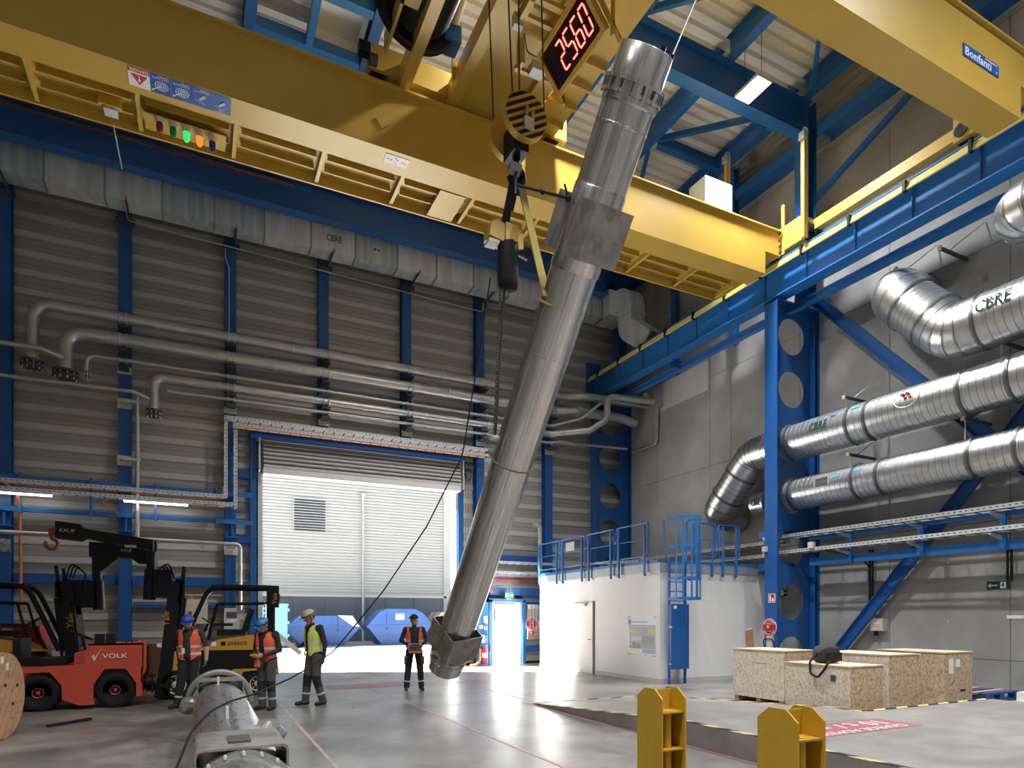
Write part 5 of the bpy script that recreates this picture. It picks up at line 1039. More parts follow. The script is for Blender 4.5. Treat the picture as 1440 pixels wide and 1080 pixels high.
# its boom reaches left over the other one, hook at the tip
G().prism([(-.86, 14.95, 3.06), (-.86, 14.95, 3.28), (-2.05, 14.95, 3.44), (-2.12, 14.95, 3.52), (-2.52, 14.95, 3.56), (-2.52, 14.95, 3.24), (-2.12, 14.95, 3.2), (-2.02, 14.95, 3.26)], (0, .3, 0)).build('boom', BLACK, f2)
text('KAUP', (-2.32, 14.945, 3.38), (1, 0, -.03), (0, 0, 1), .25, .07, LGREY, f2, depth=.003); G().box(-1.36, -1.16, 14.94, 14.95, 3.1, 3.15).build('sticker', LGREY, f2)
G().box(-2.64, -2.52, 15.02, 15.18, 3.3, 3.42).build('hook_shackle', RED, f2); hkp = [V((-2.6, 15.1, 3.3)), V((-2.6, 15.1, 3.22))]+[V((-2.6+.1*math.sin(a), 15.1, 3.12+.1*math.cos(a))) for a in [.1+5.2*i/14 for i in range(15)]]
G().tube(hkp, [.035, .03]+[.032]*14+[.012], 8).build('load_hook', RED, f2)
f1, P1, b1 = forklift('forklift', 'yellow forklift behind the tow tractor, mostly hidden by the drum', -2.1, 15.75, 1, (1.6, 2.9, 1.85), -.17)
text('Yale', (-2.40, 15.76, 1.62), (0, 0, 1), (-1, 0, 0), .30, .12, bpy.data.materials['gold_letters'], f1, depth=.003)
G().box(-2.1, -1.05, 15.95, 16.25, 2.98, 3.28).prism([(-1.35, 15.93, 2.98), (-1.2, 15.93, 2.86), (-.85, 15.93, 2.86), (-.85, 15.93, 3.36), (-1.15, 15.93, 3.4), (-1.3, 15.93, 3.28)], (0, .34, 0)).prism([(-2.05, 15.98, 2.98), (-1.55, 15.98, 2.98), (-1.85, 15.98, 2.7), (-2.05, 15.98, 2.55)], (0, .2, 0)).build('boom', BLACK, f1)
text('KAUP', (-1.42, 15.945, 3.13), (1, 0, 0), (0, 0, 1), .2, .07, LGREY, f1, depth=.003)
# wooden cases behind the tractor, red box on the floor behind
bx = thing('wooden_case', 'brown wooden case standing at the wall behind tractor and mast', 'crate', (-1.2, 17.5, 0)); G().box(-1.7, -.2, 17.2, 18.2, 0, 1.05).build('case_body', WOOD, bx)
for z in (.03, .35, .7, 1.0): G().box(-1.72, -.18, 17.18, 17.2, z, z+.06).build('batten', WOOD, bx)
rb = thing('red_bin', 'red folding bin with paper label behind the tow tractor seat', 'bin', (-2.6, 17, 0)); G().prism([(-4.2, 17, .6), (-3.0, 17, .6), (-3.15, 17, 1.5), (-3.9, 17, 1.5)], (0, .7, 0)).build('bin_body', RED, rb); G().box(-3.8, -3.6, 16.98, 17.0, 1.1, 1.45).build('paper_label', SIGNW, rb); G().box(-4.1, -3.1, 17.1, 17.6, 0, .6).build('bin_base', DGREY, rb)
# ================================================================== PEOPLE
def sdist(p, a, b):
    ab = b-a; t = max(0, min(1, (p-a).dot(ab)/max(1e-9, ab.length_squared))); return (p-(a+ab*t)).length, t
def person(lab, loc, rotz, H, J, cloth, helmet, vest, head_turn=(0, 0), gloves=None, sleeves=True, vx=.009):
    """local frame: faces -Y, feet at z=0. J: joints in metres for a 1.75 m figure, scaled by H/1.75"""
    k = H/1.75
    t = thing('person', lab, 'person', loc)
    J = {n: V(p) for n, p in J.items()}
    g = G(); bones = []
    def cap(a, b, ra, rb, kind, n=12):
        a = V(a); b = V(b); d = (b-a); L = d.length; d.normalize(); prof = []
        for i in range(5): th = PI/2*i/4; prof.append((-ra*math.cos(th), max(.001, ra*math.sin(th))))
        for i in range(5): th = PI/2*i/4; prof.append((L+rb*math.sin(th), max(.001, rb*math.cos(th))))
        g.lathe(a, d, prof, n); g.add([a-d*ra*.98]+[], []); bones.append((a, b, ra, rb, kind))
    def rings(c, kind, n=20):
        rows = []
        for (x, y, z, rx, ry) in c: rows.append([(x+rx*math.cos(2*PI*i/n), y+ry*math.sin(2*PI*i/n), z) for i in range(n)])
        g.grid(rows, sm=True, close=True); g.add(rows[0], [tuple(range(n))[::-1]]); g.add(rows[-1], [tuple(range(n))])
        for a, b in zip(c[:-1], c[1:]): bones.append((V(a[:3]), V(b[:3]), (a[3]+a[4])/2*1.1, (b[3]+b[4])/2*1.1, kind))
    hx, hy, hz = J['pelvis']; cx, cy, cz = J['chest']; nk = J['neck']
    lerp = lambda u: (hx+(cx-hx)*u, hy+(cy-hy)*u, hz+(cz-hz)*u)
    a0, a1, a2, a3 = lerp(-.18), lerp(.0), lerp(.35), lerp(.7)
    rings([(*a0, .10, .085), (*lerp(-.1), .155, .115), (*a1, .168, .122), (*a2, .158, .115), (*a3, .172, .122), (*lerp(1.0), .182, .122), (*lerp(1.28), .165, .10), (*lerp(1.42), .09, .07)], 'torso')
    cap(V(lerp(1.3)), nk+V((0, 0, .05)), .062, .055, 'neck')
    for s in ('l', 'r'):
        cap(J['hip'+s], J['knee'+s], .104, .080, 'thigh'); cap(J['knee'+s], J['ankle'+s], .078, .068, 'shin')
        an = J['ankle'+s]; td = J['toe'+s]-an; td.z = 0; td.normalize()
        cap(an+V((0, 0, -.03))-td*.03, an+td*.16+V((0, 0, -.045)), .05, .038, 'boot'); cap(an-td*.04+V((0, 0, -.045)), an+td*.17+V((0, 0, -.05)), .036, .03, 'boot')
        cap(J['sh'+s], J['elb'+s], .062, .048, 'uparm'); cap(J['elb'+s], J['wri'+s], .047, .032, 'forearm'); cap(V(lerp(1.12)), J['sh'+s], .085, .062, 'torso')
        w = J['wri'+s]; hd = (J['hand'+s]-w).normalized(); side = J.get('thumb'+s, V((0, -1, 0))); side = (side-hd*side.dot(hd)).normalized(); nn = hd.cross(side)
        pc = w+hd*.05; 
        for o_ in (-.022, 0, .022): cap(w+side*o_*.6, w+hd*.085+side*o_, .016, .015, 'hand', 8)
        for i, (o_, L) in enumerate(((.030, .068), (.010, .078), (-.011, .072), (-.031, .056))):
            b0_ = w+hd*.088+side*o_; m_ = b0_+hd*(L*.5)+nn*.012; e_ = m_+hd*(L*.38)+nn*.030
            cap(b0_, m_, .0095, .009, 'hand', 7); cap(m_, e_, .009, .0078, 'hand', 7)
        b0_ = w+hd*.03+side*.03; m_ = b0_+hd*.03+side*.028; e_ = m_+hd*.035+side*.006+nn*.012; cap(b0_, m_, .013, .011, 'hand', 7); cap(m_, e_, .011, .009, 'hand', 7)
    # head
    hc = J['head']; yaw, pit = head_turn
    R = Matrix.Rotation(yaw, 3, 'Z') @ Matrix.Rotation(pit, 3, 'X')
    def hp(x, y, z): return hc+R @ V((x, y, z))
    hg = G()
    hg.sph((0, .012, .025), (.077, .095, .10), 18, 12); hg.sph((0, -.018, -.045), (.060, .068, .072), 16, 10)
    hg.cyl((0, -.088, .018), (0, -.112, -.022), .010, .017, 8); hg.sph((0, -.10, -.022), (.017, .014, .012), 8, 6)
    hg.sph((0, -.078, -.062), (.026, .012, .007), 10, 6); hg.sph((0, -.076, -.09), (.022, .018, .018), 8, 6); hg.sph((0, -.072, .03), (.055, .02, .012), 10, 6)
    for s in (-1, 1): hg.sph((s*.077, .012, -.005), (.010, .022, .034), 8, 6)
    o = len(g.v); g.v += [tuple(hp(*p)) for p in hg.v]
    for f in hg.f: g.f.append(tuple(i+o for i in f)); g.m.append(0); g.sm.append(True)
    bones.append((hp(0, 0, .03), hp(0, -.02, -.06), .095, .08, 'head'))
    g.v = [(x*k, y*k, z*k) for x, y, z in g.v]
    bones = [(a*k, b*k, ra*k, rb*k, kd) for a, b, ra, rb, kd in bones]
    raw = g.mesh('body_raw', SKIN); tmp = bpy.data.objects.new('tmp', raw); COL.objects.link(tmp)
    md = tmp.modifiers.new('r', 'REMESH'); md.mode = 'VOXEL'; md.voxel_size = vx; md.use_smooth_shade = True
    sm = tmp.modifiers.new('s', 'SMOOTH'); sm.factor = .5; sm.iterations = 2
    me = bpy.data.meshes.new_from_object(tmp.evaluated_get(bpy.context.evaluated_depsgraph_get())); bpy.data.objects.remove(tmp)
    for v in me.vertices:
        if v.co.z < 0: v.co.z = 0
    me.materials.clear(); kinds = ['skin', 'shirt', 'trouser', 'boot', 'glove', 'pad', 'reflect']
    shirtm, trm = cloth
    for m_ in (SKIN, shirtm, trm, BOOT, gloves or SKIN, KNEE, REFL): me.materials.append(m_)
    lab_ = []
    for p in me.polygons:
        c = p.center; best = (9, '', 0)
        for a, b, ra, rb, kd in bones:
            d, u = sdist(c, a, b); q = d/(ra+(rb-ra)*u)
            if q < best[0]: best = (q, kd, u)
        kd, u = best[1], best[2]; zz = c.z/k; mi = 1
        if kd in ('head', 'neck'): mi = 0
        elif kd == 'hand': mi = 4
        elif kd == 'boot': mi = 3
        elif kd == 'shin': mi = 5 if u < .35 else (6 if .62 < u < .70 else 2)
        elif kd == 'thigh': mi = 5 if u > .86 else 2
        elif kd == 'torso' and zz < hz+.02: mi = 2; kd = 'hips'
        elif kd == 'forearm' and not sleeves: mi = 0
        lab_.append(kd); p.material_index = mi; p.use_smooth = True
    me.name = 'body'; body = bpy.data.objects.new('body', me); COL.objects.link(body); body.parent = t
    # vest: the torso skin lifted off the shirt, open in front
    vg = G(); vmap = {}; col_m, open_w = vest
    for p, kd in zip(me.polygons, lab_):
        c = p.center/k; 
        if kd not in ('torso', 'hips') or c.z < hz-.06 or c.z > nk.z-.02: continue
        if abs(c.x-cx) > .165 and c.z > cz+.04: continue
        fr = c.y < cy-.03
        wv = open_w+max(0, (c.z-cz)*.28)
        if fr and abs(c.x-(hx+(cx-hx)*.5)) < wv: continue
        ids = []
        for i in p.vertices:
            if i not in vmap:
                v = me.vertices[i]; vmap[i] = len(vg.v); flare = .014+.012*max(0, (cz*k-v.co.z))/.4
                vg.v.append(tuple(v.co+v.normal*flare*1.2))
            ids.append(vmap[i])
        band = 1 if (abs(c.z-(hz+.06)) < .022 or abs(c.z-(hz+.20)) < .022 or (abs(abs(c.x-cx)-.115) < .02 and c.z > hz+.2 and col_m is VESTY)) else 0
        vg.f.append(tuple(ids)); vg.m.append(band); vg.sm.append(True)
    vo = vg.build('safety_vest', [col_m, REFL], t, (0, 0, 0)); so = vo.modifiers.new('t', 'SOLIDIFY'); so.thickness = .008; so.offset = 1
    # helmet and face pieces
    def hb_(gg, nm, m_):
        gg.v = [tuple(hp(*p)*k) for p in gg.v]; return gg.build(nm, m_, t, (0, 0, 0))
    gg = G(); gg.sph((0, .012, .045), (.108, .130, .112), 24, 8, z0=0.); gg.lathe((0, .012, .045), (0, 0, 1), [(0, .10), (-.012, .104), (-.012, .085)], 24)
    gg.add([(.075*math.cos(a)*1.25, .0-.128-.035*math.sin(a)+.0, .045-.006*math.sin(a)) for a in [PI*i/10 for i in range(11)]]+[(.085*math.cos(a), -.08, .05) for a in [PI*i/10 for i in range(11)]], [(i, i+1, i+12, i+11) for i in range(10)])
    hb_(gg, 'helmet', helmet)
    gg = G(); gg.tube([(s*.082, y, z) for s, y, z in ((-1, .0, .04), (-1.0, -.02, -.04), (-.6, -.05, -.1), (0, -.06, -.122), (.6, -.05, -.1), (1.0, -.02, -.04), (1, .0, .04))], .006, 6); hb_(gg, 'chin_strap', BLACKM)
    gg = G(); gg.tube([(.107*math.cos(a), .012+.128*math.sin(a), .062) for a in [2*PI*i/24 for i in range(25)]], .009, 6, False); hb_(gg, 'helmet_band', BLACKM)
    for s in (-1, 1):
        gg = G(); gg.sph((s*.03, -.079, .008), (.014, .008, .009), 10, 6); hb_(gg, 'eye', SIGNW); gg = G(); gg.sph((s*.03, -.086, .007), .0055, 8, 6); hb_(gg, 'pupil', BLACKM)
    gg = G(); gg.sph((0, -.084, -.063), (.022, .008, .005), 8, 5); hb_(gg, 'mouth', mat('lip', (.32, .12, .10), .5) if 'lip' not in bpy.data.materials else bpy.data.materials['lip'])
    gg = G(); gg.sph((0, .03, .0), (.083, .085, .06), 16, 8); hb_(gg, 'hair', HAIR)
    t.rotation_euler[2] = rotz
    return t, k
BOOT = mat('boot_leather', (.012, .011, .01), .6); KNEE = mat('knee_pad', (.012, .013, .017), .8); REFL = mat('reflective_tape', (.55, .56, .57), .4); HAIR = mat('dark_hair', (.05, .04, .035), .8)
VESTO = mat('orange_vest', (.80, .12, .055), .7, 0, .08, 8); VESTY = mat('yellow_vest', (.62, .70, .06), .7, 0, .08, 8)
TRG = mat('grey_trousers', (.075, .072, .07), .85, 0, .15, 12); TRD = mat('dark_trousers', (.016, .017, .022), .85, 0, .15, 12); SHD = mat('dark_shirt', (.022, .021, .023), .85, 0, .15, 10); SHB = mat('brown_shirt', (.042, .036, .031), .85, 0, .15, 10)
HB1 = mat('helmet_blue', (.02, .09, .48), .3); HB2 = mat('helmet_sky_blue', (.04, .20, .45), .35); HBE = mat('helmet_beige', (.42, .38, .28), .4); HBK = mat('helmet_black', (.02, .025, .035), .35); GLV = mat('glove_green', (.07, .09, .07), .8)
def base(**kw):
    J = dict(pelvis=(0, 0, .96), chest=(0, 0, 1.30), neck=(0, -.01, 1.48), head=(0, -.03, 1.615), hipl=(.09, 0, .90), hipr=(-.09, 0, .90), kneel=(.105, -.02, .49), kneer=(-.105, -.02, .49), anklel=(.115, .02, .085), ankler=(-.115, .02, .085),
             toel=(.15, -.2, .03), toer=(-.15, -.2, .03), shl=(.195, .0, 1.42), shr=(-.195, 0, 1.42), elbl=(.25, .03, 1.14), elbr=(-.25, .03, 1.14), wril=(.26, -.03, .89), wrir=(-.26, -.03, .89), handl=(.26, -.06, .78), handr=(-.26, -.06, .78))
    J.update(kw); return J
# man nearest the forklift: looks down, one arm hanging, weight on one leg
pA, kA = person('man in a dark blue helmet and orange vest walking behind the lying vessel', (-.17, 13.35, 0), -.35, 1.74, base(kneer=(-.13, -.07, .49), ankler=(-.20, -.06, .085), toer=(-.30, -.26, .03), kneel=(.09, -.06, .50), anklel=(.08, .14, .085), toel=(.12, -.06, .03), chest=(.01, -.02, 1.30), neck=(.01, -.05, 1.47), head=(.0, -.09, 1.60),
    elbl=(.29, .04, 1.15), wril=(.31, -.04, .90), handl=(.30, -.08, .79), elbr=(-.23, .10, 1.16), wrir=(-.2, .06, .92), handr=(-.19, .0, .82)), (SHB, TRD), HB1, (VESTO, .055), (.1, .42), GLV, False)
G().box(-.085, -.03, -.16, -.15, 1.02, 1.12).build('badge', SIGNW, pA, (0, 0, 0)); G().tube([(-.06, -.155, 1.12), (-.05, -.16, 1.3), (-.03, -.11, 1.46)], .005, 5).build('lanyard', BLACKM, pA, (0, 0, 0))
# man with the sky-blue helmet, three-quarter view to the left, holds a small remote
pB, kB = person('man in a light blue helmet and orange vest looking at a small yellow remote', (1.10, 12.4, 0), -.75, 1.71, base(chest=(0, -.03, 1.29), neck=(0, -.07, 1.455), head=(0, -.12, 1.575), elbl=(.27, .02, 1.12), wril=(.10, -.22, 1.02), handl=(.02, -.30, 1.02), thumbl=(0, 0, 1), elbr=(-.27, .02, 1.12), wrir=(-.11, -.22, 1.03), handr=(-.03, -.30, 1.02), thumbr=(0, 0, 1)), (SHD, TRG), HB2, (VESTO, .05), (0, .55))
G().box(-.05, .05, -.39, -.33, 1.0, 1.04).build('remote', FYEL, pB, (0, 0, 0)); G().prism([(-.06, -.22, .80), (.03, -.22, .80), (.03, -.22, .92), (-.06, -.22, .92)], (0, -.05, 0)).build('pouch', ORNG, pB, (0, 0, 0))
# man in the yellow vest, nearly in profile to the left, board under the arm
pC, kC = person('man in a beige helmet and yellow vest holding a level board', (1.97, 12.65, 0), -1.15, 1.84, base(ankler=(-.12, -.10, .085), toer=(-.16, -.3, .03), kneer=(-.10, -.07, .49), anklel=(.13, .10, .085), toel=(.17, -.1, .03), chest=(0, -.02, 1.30), neck=(0, -.06, 1.47), head=(0, -.10, 1.60), elbl=(.27, .05, 1.14), wril=(.29, .02, .89), handl=(.29, -.02, .78), elbr=(-.26, .03, 1.14), wrir=(-.15, -.22, 1.08), handr=(-.10, -.33, 1.07), thumbr=(0, 0, 1)), (SHD, TRG), HBE, (VESTY, .04), (-.05, .5), GLV)
lb = thing('level_board', 'pale level board with red end held by the man in the yellow vest', 'board', (1.5, 12.5, 1.1))
# man facing the viewer with the crane remote
pD, kD = person('man in a black helmet and orange vest steering the crane with a remote', (4.45, 14.2, 0), -.22, 1.74, base(head=(0, -.02, 1.62), elbl=(.30, .03, 1.16), wril=(.155, -.24, 1.06), handl=(.09, -.30, 1.05), thumbl=(0, 0, 1), elbr=(-.30, .03, 1.16), wrir=(-.155, -.24, 1.06), handr=(-.09, -.30, 1.05), thumbr=(0, 0, 1), hipl=(.1, 0, .9), hipr=(-.1, 0, .9), kneel=(.14, -.02, .49), kneer=(-.14, -.02, .49), anklel=(.17, .02, .085), ankler=(-.17, .02, .085), toel=(.2, -.2, .03), toer=(-.2, -.2, .03)), (SHD, TRD), HBK, (VESTO, .085), (.3, -.12))
G().box(-.16, .16, -.40, -.26, 1.0, 1.06).box(-.13, .13, -.38, -.27, .93, 1.0).build('remote_control', DGREY, pD, (0, 0, 0)); G().tube(fillet([(-.14, -.34, 1.06), (-.14, -.34, 1.09), (.14, -.34, 1.09), (.14, -.34, 1.06)], .02, 3), .008, 6).build('remote_bar', LGREY, pD, (0, 0, 0))
G().box(-.14, .14, -.37, -.2, .88, .96).build('remote_pouch', VESTO, pD, (0, 0, 0))
for s in (-1, 1): G().box(s*.2-.03, s*.2+.03, -.08, .08, .60, .78).build('thigh_pocket', TRG, pD, (0, 0, 0)); G().box(s*.2-.032, s*.2+.032, -.085, .085, .75, .79).build('pocket_flap', VESTO, pD, (0, 0, 0))
# the board in the yellow-vest man's hand
Rz = Matrix.Rotation(-1.15, 3, 'Z'); hw = V((1.97, 12.65, 0))+Rz @ (V((-.10, -.34, 1.05))*kC)
bd = V((-.72, -.0, .62)).normalized(); G().beam(hw-bd*.16, hw+bd*.40, .09, .03, (0, -1, 0)).build('board', CREAM, lb); G().beam(hw+bd*.40, hw+bd*.43, .092, .032, (0, -1, 0)).build('end_cap', RED, lb)
# ================================================================== OUTSIDE
fa = thing('building', 'white ribbed facade building with grey lower panels across the yard', 'building', (8, 44, 0), kind='structure')
G().box(-25, 45, 44.1, 52, 0, 12.6).build('building_core', FACW, fa)
g = G(); rows = []
for k in range(46):
    z = 3.2+.205*k; rows += [[(-25, 44.0, z), (16.0, 44.0, z)], [(-25, 44.0, z+.14), (16.0, 44.0, z+.14)], [(-25, 44.07, z+.16), (16.0, 44.07, z+.16)], [(-25, 44.07, z+.19), (16.0, 44.07, z+.19)]]
o = g.grid(rows).build('ribbed_sheet', FACW, fa)
G().box(16.0, 45, 43.9, 44.1, 0, 12.6).build('corner_panel', FACW, fa); G().box(-25, 16.2, 43.9, 44.1, 3.05, 3.2).build('flashing', LGREY, fa)
pm = G().box(.015, 2.055, 44.0, 44.09, .1, 3.05).mesh('facade_panel', FACG)
for k in range(-9, 6): inst('facade_panel', pm, fa, (5.51+2.065*k-.03, 0, 0))
G().cyl((10.1, 43.85, 0), (10.1, 43.85, 9.9), .09, n=10).box(9.95, 10.25, 43.75, 43.95, 9.9, 10.2).build('downpipe', FACW, fa)
G().box(5.5, 7.65, 43.92, 43.98, 7.3, 9.62).build('louvre_frame', FACW, fa)
lvm = G().prism([(0, 43.93, 0), (0, 43.80, -.02), (0, 43.80, .0), (0, 43.93, .14)], (2.0, 0, 0)).mesh('louvre_slat', FACG)
for k in range(12): inst('louvre_slat', lvm, fa, (5.57, 0, 7.4+.18*k))
def skip(lab, x, y, w, h, d, m, lid=False):
    t = thing('skip_container', lab, 'skip', (x, y, 0), 'skips in the yard'); b = w*.22
    pr = [(x+b, 0), (x+w-b*1.1, 0), (x+w, h*.62), (x+w-b*.7, h), (x+b*.8, h), (x, h*.58)]
    G().prism([(a, y, z) for a, z in pr], (0, d, 0)).build('skip_body', m, t)
    G().prism([(a, y-.06, z) for a, z in [(x-.02, h*.54), (x+w+.02, h*.58), (x+w+.02, h*.64), (x-.02, h*.60)]], (0, .06, 0)).build('skip_rib', m, t)
    for a in (x+w*.3, x+w*.7): G().box(a-.05, a+.05, y-.07, y, h*.62, h*.98).build('skip_post', m, t); G().cyl((a, y-.16, h*.5), (a, y, h*.5), .07, n=10).build('lifting_pin', m, t)
    if lid: G().prism([(x+b*.8, y, h), (x+w-b*.7, y, h), (x+w*.72, y, h*1.12), (x+w*.3, y, h*1.12)], (0, d, 0)).build('skip_lid', m, t); G().box(x+w*.42, x+w*.55, y-.08, y-.06, h*.78, h*.97).build('notice', SIGNW, t)
    return t
skip('blue skip behind the man in the yellow vest', 4.35, 38.2, 4.3, 1.75, 1.8, SKIPB); G().prism([(7.3, 38.15, 1.78), (8.15, 38.15, 1.76), (8.6, 38.15, 1.1), (8.3, 38.15, 1.05)], (0, 1.5, 0)).own('skip_cover', LGREY, (7.5, 38.5, 1.4)); tag(bpy.data.objects['skip_cover'], 'grey folded cover on the blue skip behind the yellow vest', 'cover')
skip('blue lidded skip with white notice between the two standing men', 9.0, 38.0, 4.1, 1.95, 1.9, SKIPB, True)
skip('rust stained white skip beside the hanging vessel foot', 13.2, 38.4, 3.6, 2.0, 1.9, RUST)
t = thing('waste_bin', 'pale cyan waste bin behind the man in the blue helmet', 'bin', (3.2, 37, 0)); G().box(2.2, 4.35, 37, 38.4, .1, 2.3).build('bin_body', SKIPC, t); G().box(2.15, 4.4, 36.95, 38.45, 2.3, 2.42).build('bin_lid', SKIPC, t)
for z in (.6, 1.3, 2.0): G().box(4.35, 4.45, 36.95, 37.1, z, z+.15).build('bin_hinge', SKIPC, t)
t = thing('parked_van', 'white van seen through the open side door', 'van', (13, 30, 0)); G().prism([(12.3, 30, .4), (15.2, 30, .4), (15.2, 30, 2.3), (13.2, 30, 2.3), (12.6, 30, 1.5), (12.3, 30, 1.3)], (0, 1.9, 0)).build('van_body', FACW, t)
G().prism([(12.75, 29.97, 1.5), (13.3, 29.97, 2.1), (14.2, 29.97, 2.1), (14.2, 29.97, 1.5)], (0, .03, 0)).build('van_window', DGREY, t)
for x in (12.95, 14.7): G().cyl((x, 29.95, .34), (x, 30.15, .34), .34, n=18).build('wheel', RUB, t)
# ================================================================== SMALL WALL THINGS
def exitsign(lab, c, right, w, h, arrow, m=SIGNG, rods=None):
    t = thing('exit_sign', lab, 'sign', c); c = V(c); R = V(right); U = V((0, 0, 1)); N = R.cross(U)
    def q(a, b, e): return c+R*a+U*b+N*e
    G().prism([q(-w/2, -h/2, -.03), q(w/2, -h/2, -.03), q(w/2, h/2, -.03), q(-w/2, h/2, -.03)], N*.06).build('sign_box', m, t)
    s = arrow; ax_ = w*.22*s
    G().prism([q(ax_-.0-.09*s, -.01, .032), q(ax_+.05*s, -.01, .032), q(ax_+.05*s, .01, .032), q(ax_-.09*s, .01, .032)], N*.003).prism([q(ax_+.09*s, 0, .032), q(ax_+.03*s, -.045, .032), q(ax_+.03*s, .045, .032)], N*.003).build('arrow', SIGNW, t)
    px_ = -w*.26*s
    G().prism([q(px_-.05, -.06, .032), q(px_+.05, -.06, .032), q(px_+.05, .06, .032), q(px_-.05, .06, .032)], N*.002).build('pictogram_field', SIGNW, t)
    G().prism([q(px_-.03, -.05, .0345), q(px_-.005, -.01, .0345), q(px_+.03, -.04, .0345), q(px_+.01, .005, .0345), q(px_+.025, .03, .0345), q(px_-.0, .045, .0345), q(px_-.03, .02, .0345), q(px_-.015, .0, .0345)], N*.002).build('running_figure', m, t)
    if rods:
        for a in (-w*.18, w*.18): G().cyl(q(a, h/2, 0), q(a, h/2+rods, 0), .015, n=8).build('rod', LGREY, t)
    return t
exitsign('dark green exit sign hanging by the concrete wall under a black pipe', (14.62, 7.27, 2.34), (0, -1, 0), .40, .17, -1, mat('sign_dark_green', (.006, .03, .03), .4))
ex = exitsign('green exit sign standing above the open side door', (9.75, 20.1, 2.46), (1, 0, 0), .34, .22, 1, SIGNG, .2)
for a in (-.06, .06): G().box(9.75+a-.012, 9.75+a+.012, 20.1, 20.32, 2.3, 2.36).build('bracket', LGREY, ex)
exitsign('dark exit sign with down arrow seen through the column hole', (14.33, 12.35, 2.35), (1, 0, 0), .3, .15, 1, bpy.data.materials['sign_dark_green'], .55)
for y, z0, z1, lab in ((7.15, 2.43, 3.1, 'twin black conduit from the tray down to the dark exit sign'), (10.12, 1.65, 3.35, 'twin black conduit from the tray down to the wall junction box')):
    tag(G().cyl((14.8, y-.03, z0), (14.8, y-.03, z1), .025, n=8).cyl((14.8, y+.04, z0), (14.8, y+.04, z1), .025, n=8).own('wall_conduit', BLACK, (14.8, y, z0)), lab, 'conduit')['kind'] = 'structure'
t = thing('junction_box', 'grey junction box on the concrete wall beside the brace', 'box', (14.8, 9.95, 1.5)); G().box(14.72, 14.9, 9.78, 10.1, 1.36, 1.66).build('box_body', CREAM, t); G().box(14.715, 14.72, 9.85, 10.03, 1.53, 1.57).build('label', SIGNW, t); G().cyl((14.8, 10.0, 1.36), (14.8, 10.0, 1.24), .05, n=10).build('plug', BLACK, t)
t = thing('wall_label', 'small white label on the concrete wall below the exit sign', 'label', (14.89, 7.2, 1.85)); G().box(14.885, 14.9, 6.95, 7.25, 1.66, 1.73).build('plate', SIGNW, t)
def alarm(lab, c, R, r=.2):
    t = thing('emergency_stop', lab, 'emergency stop', c, 'red round emergency stop plates'); c = V(c); R = V(R); U = V((0, 0, 1)); N = R.cross(U)
    G().cyl(c-N*.01, c, r, n=32).build('plate_rim', SIGNW, t); G().cyl(c, c+N*.006, r*.94, n=32).build('plate', RED, t)
    def q(a, b, e=.008): return c+R*a+U*b+N*e
    for s, up in (('ARRET D URGENCE', 1), ('EMERGENCY STOP', -1)):
        n = len(s)
        for i, ch in enumerate(s):
            if ch == ' ': continue
            a = (1-2*(i+.5)/n)*1.05*up; rr = r*.78; ca = PI/2*up+(a if up > 0 else a)
            pos = q(rr*math.cos(PI/2*up+a), rr*math.sin(PI/2*up+a)); rad = (pos-q(0, 0)).normalized()*up
            text(ch, pos, rad.cross(N)*1.0, rad, r*.11, r*.17, SIGNW, t, depth=.001)
    G().prism([q(-r*.3, -r*.32), q(r*.3, -r*.32), q(r*.3, r*.32), q(-r*.3, r*.32)], N*.03).build('button_box', RED, t)
    G().prism([q(-r*.13, -r*.05, .04), q(r*.13, -r*.05, .04), q(r*.13, r*.25, .04), q(-r*.13, r*.25, .04)], N*.02).build('button', LGREY, t)
    for b in (-.42, .42): G().prism([q(-r*.33, r*b-.006), q(r*.33, r*b-.006), q(r*.33, r*b+.006), q(-r*.33, r*b+.006)], N*.002).build('bar', SIGNW, t)
    return t
alarm('red round emergency stop plate on the big cellular column', (13.27, 11.87, 1.42), (0, -1, 0), .23); alarm('red round emergency stop plate on the wall beside the side door', (10.72, 20.2, 1.45), (1, 0, 0), .25)
t = thing('fire_sign', 'small red extinguisher sign on the big cellular column', 'sign', (13.28, 11.83, 2.2)); G().box(13.285, 13.3, 11.70, 11.92, 2.06, 2.3).build('rim', SIGNW, t); G().box(13.28, 13.286, 11.715, 11.905, 2.075, 2.285).build('plate', RED, t)
G().box(13.276, 13.28, 11.83, 11.875, 2.09, 2.24).box(13.276, 13.28, 11.84, 11.865, 2.24, 2.27).build('extinguisher_symbol', SIGNW, t); G().prism([(13.277, 11.80, 2.09), (13.277, 11.74, 2.09), (13.277, 11.73, 2.2), (13.277, 11.76, 2.15), (13.277, 11.79, 2.2)], (.003, 0, 0)).build('flame_symbol', SIGNW, t)
t = thing('socket_box', 'white socket box low on the big cellular column', 'box', (13.27, 11.85, .9)); G().box(13.22, 13.3, 11.75, 11.92, .85, 1.2).build('box_body', CREAM, t); G().tube(fillet([(13.24, 12.0, .9), (13.2, 12.02, 1.12), (13.2, 11.7, 1.14), (13.24, 11.68, .9)], .1), .015, 6).build('cable_loop', BLACKM, t)
t = thing('tray_junction', 'two small grey boxes on the tray ends at the big column', 'box', (13.2, 11.9, 3.5)); G().box(13.22, 13.3, 11.95, 12.07, 3.4, 3.54).build('box_body', LGREY, t); G().box(13.75, 13.85, 10.95, 11.1, 3.42, 3.58).build('second_box', CREAM, t)
t = thing('fire_extinguisher', 'red fire extinguisher beside the side door', 'extinguisher', (8.8, 20.1, .1))
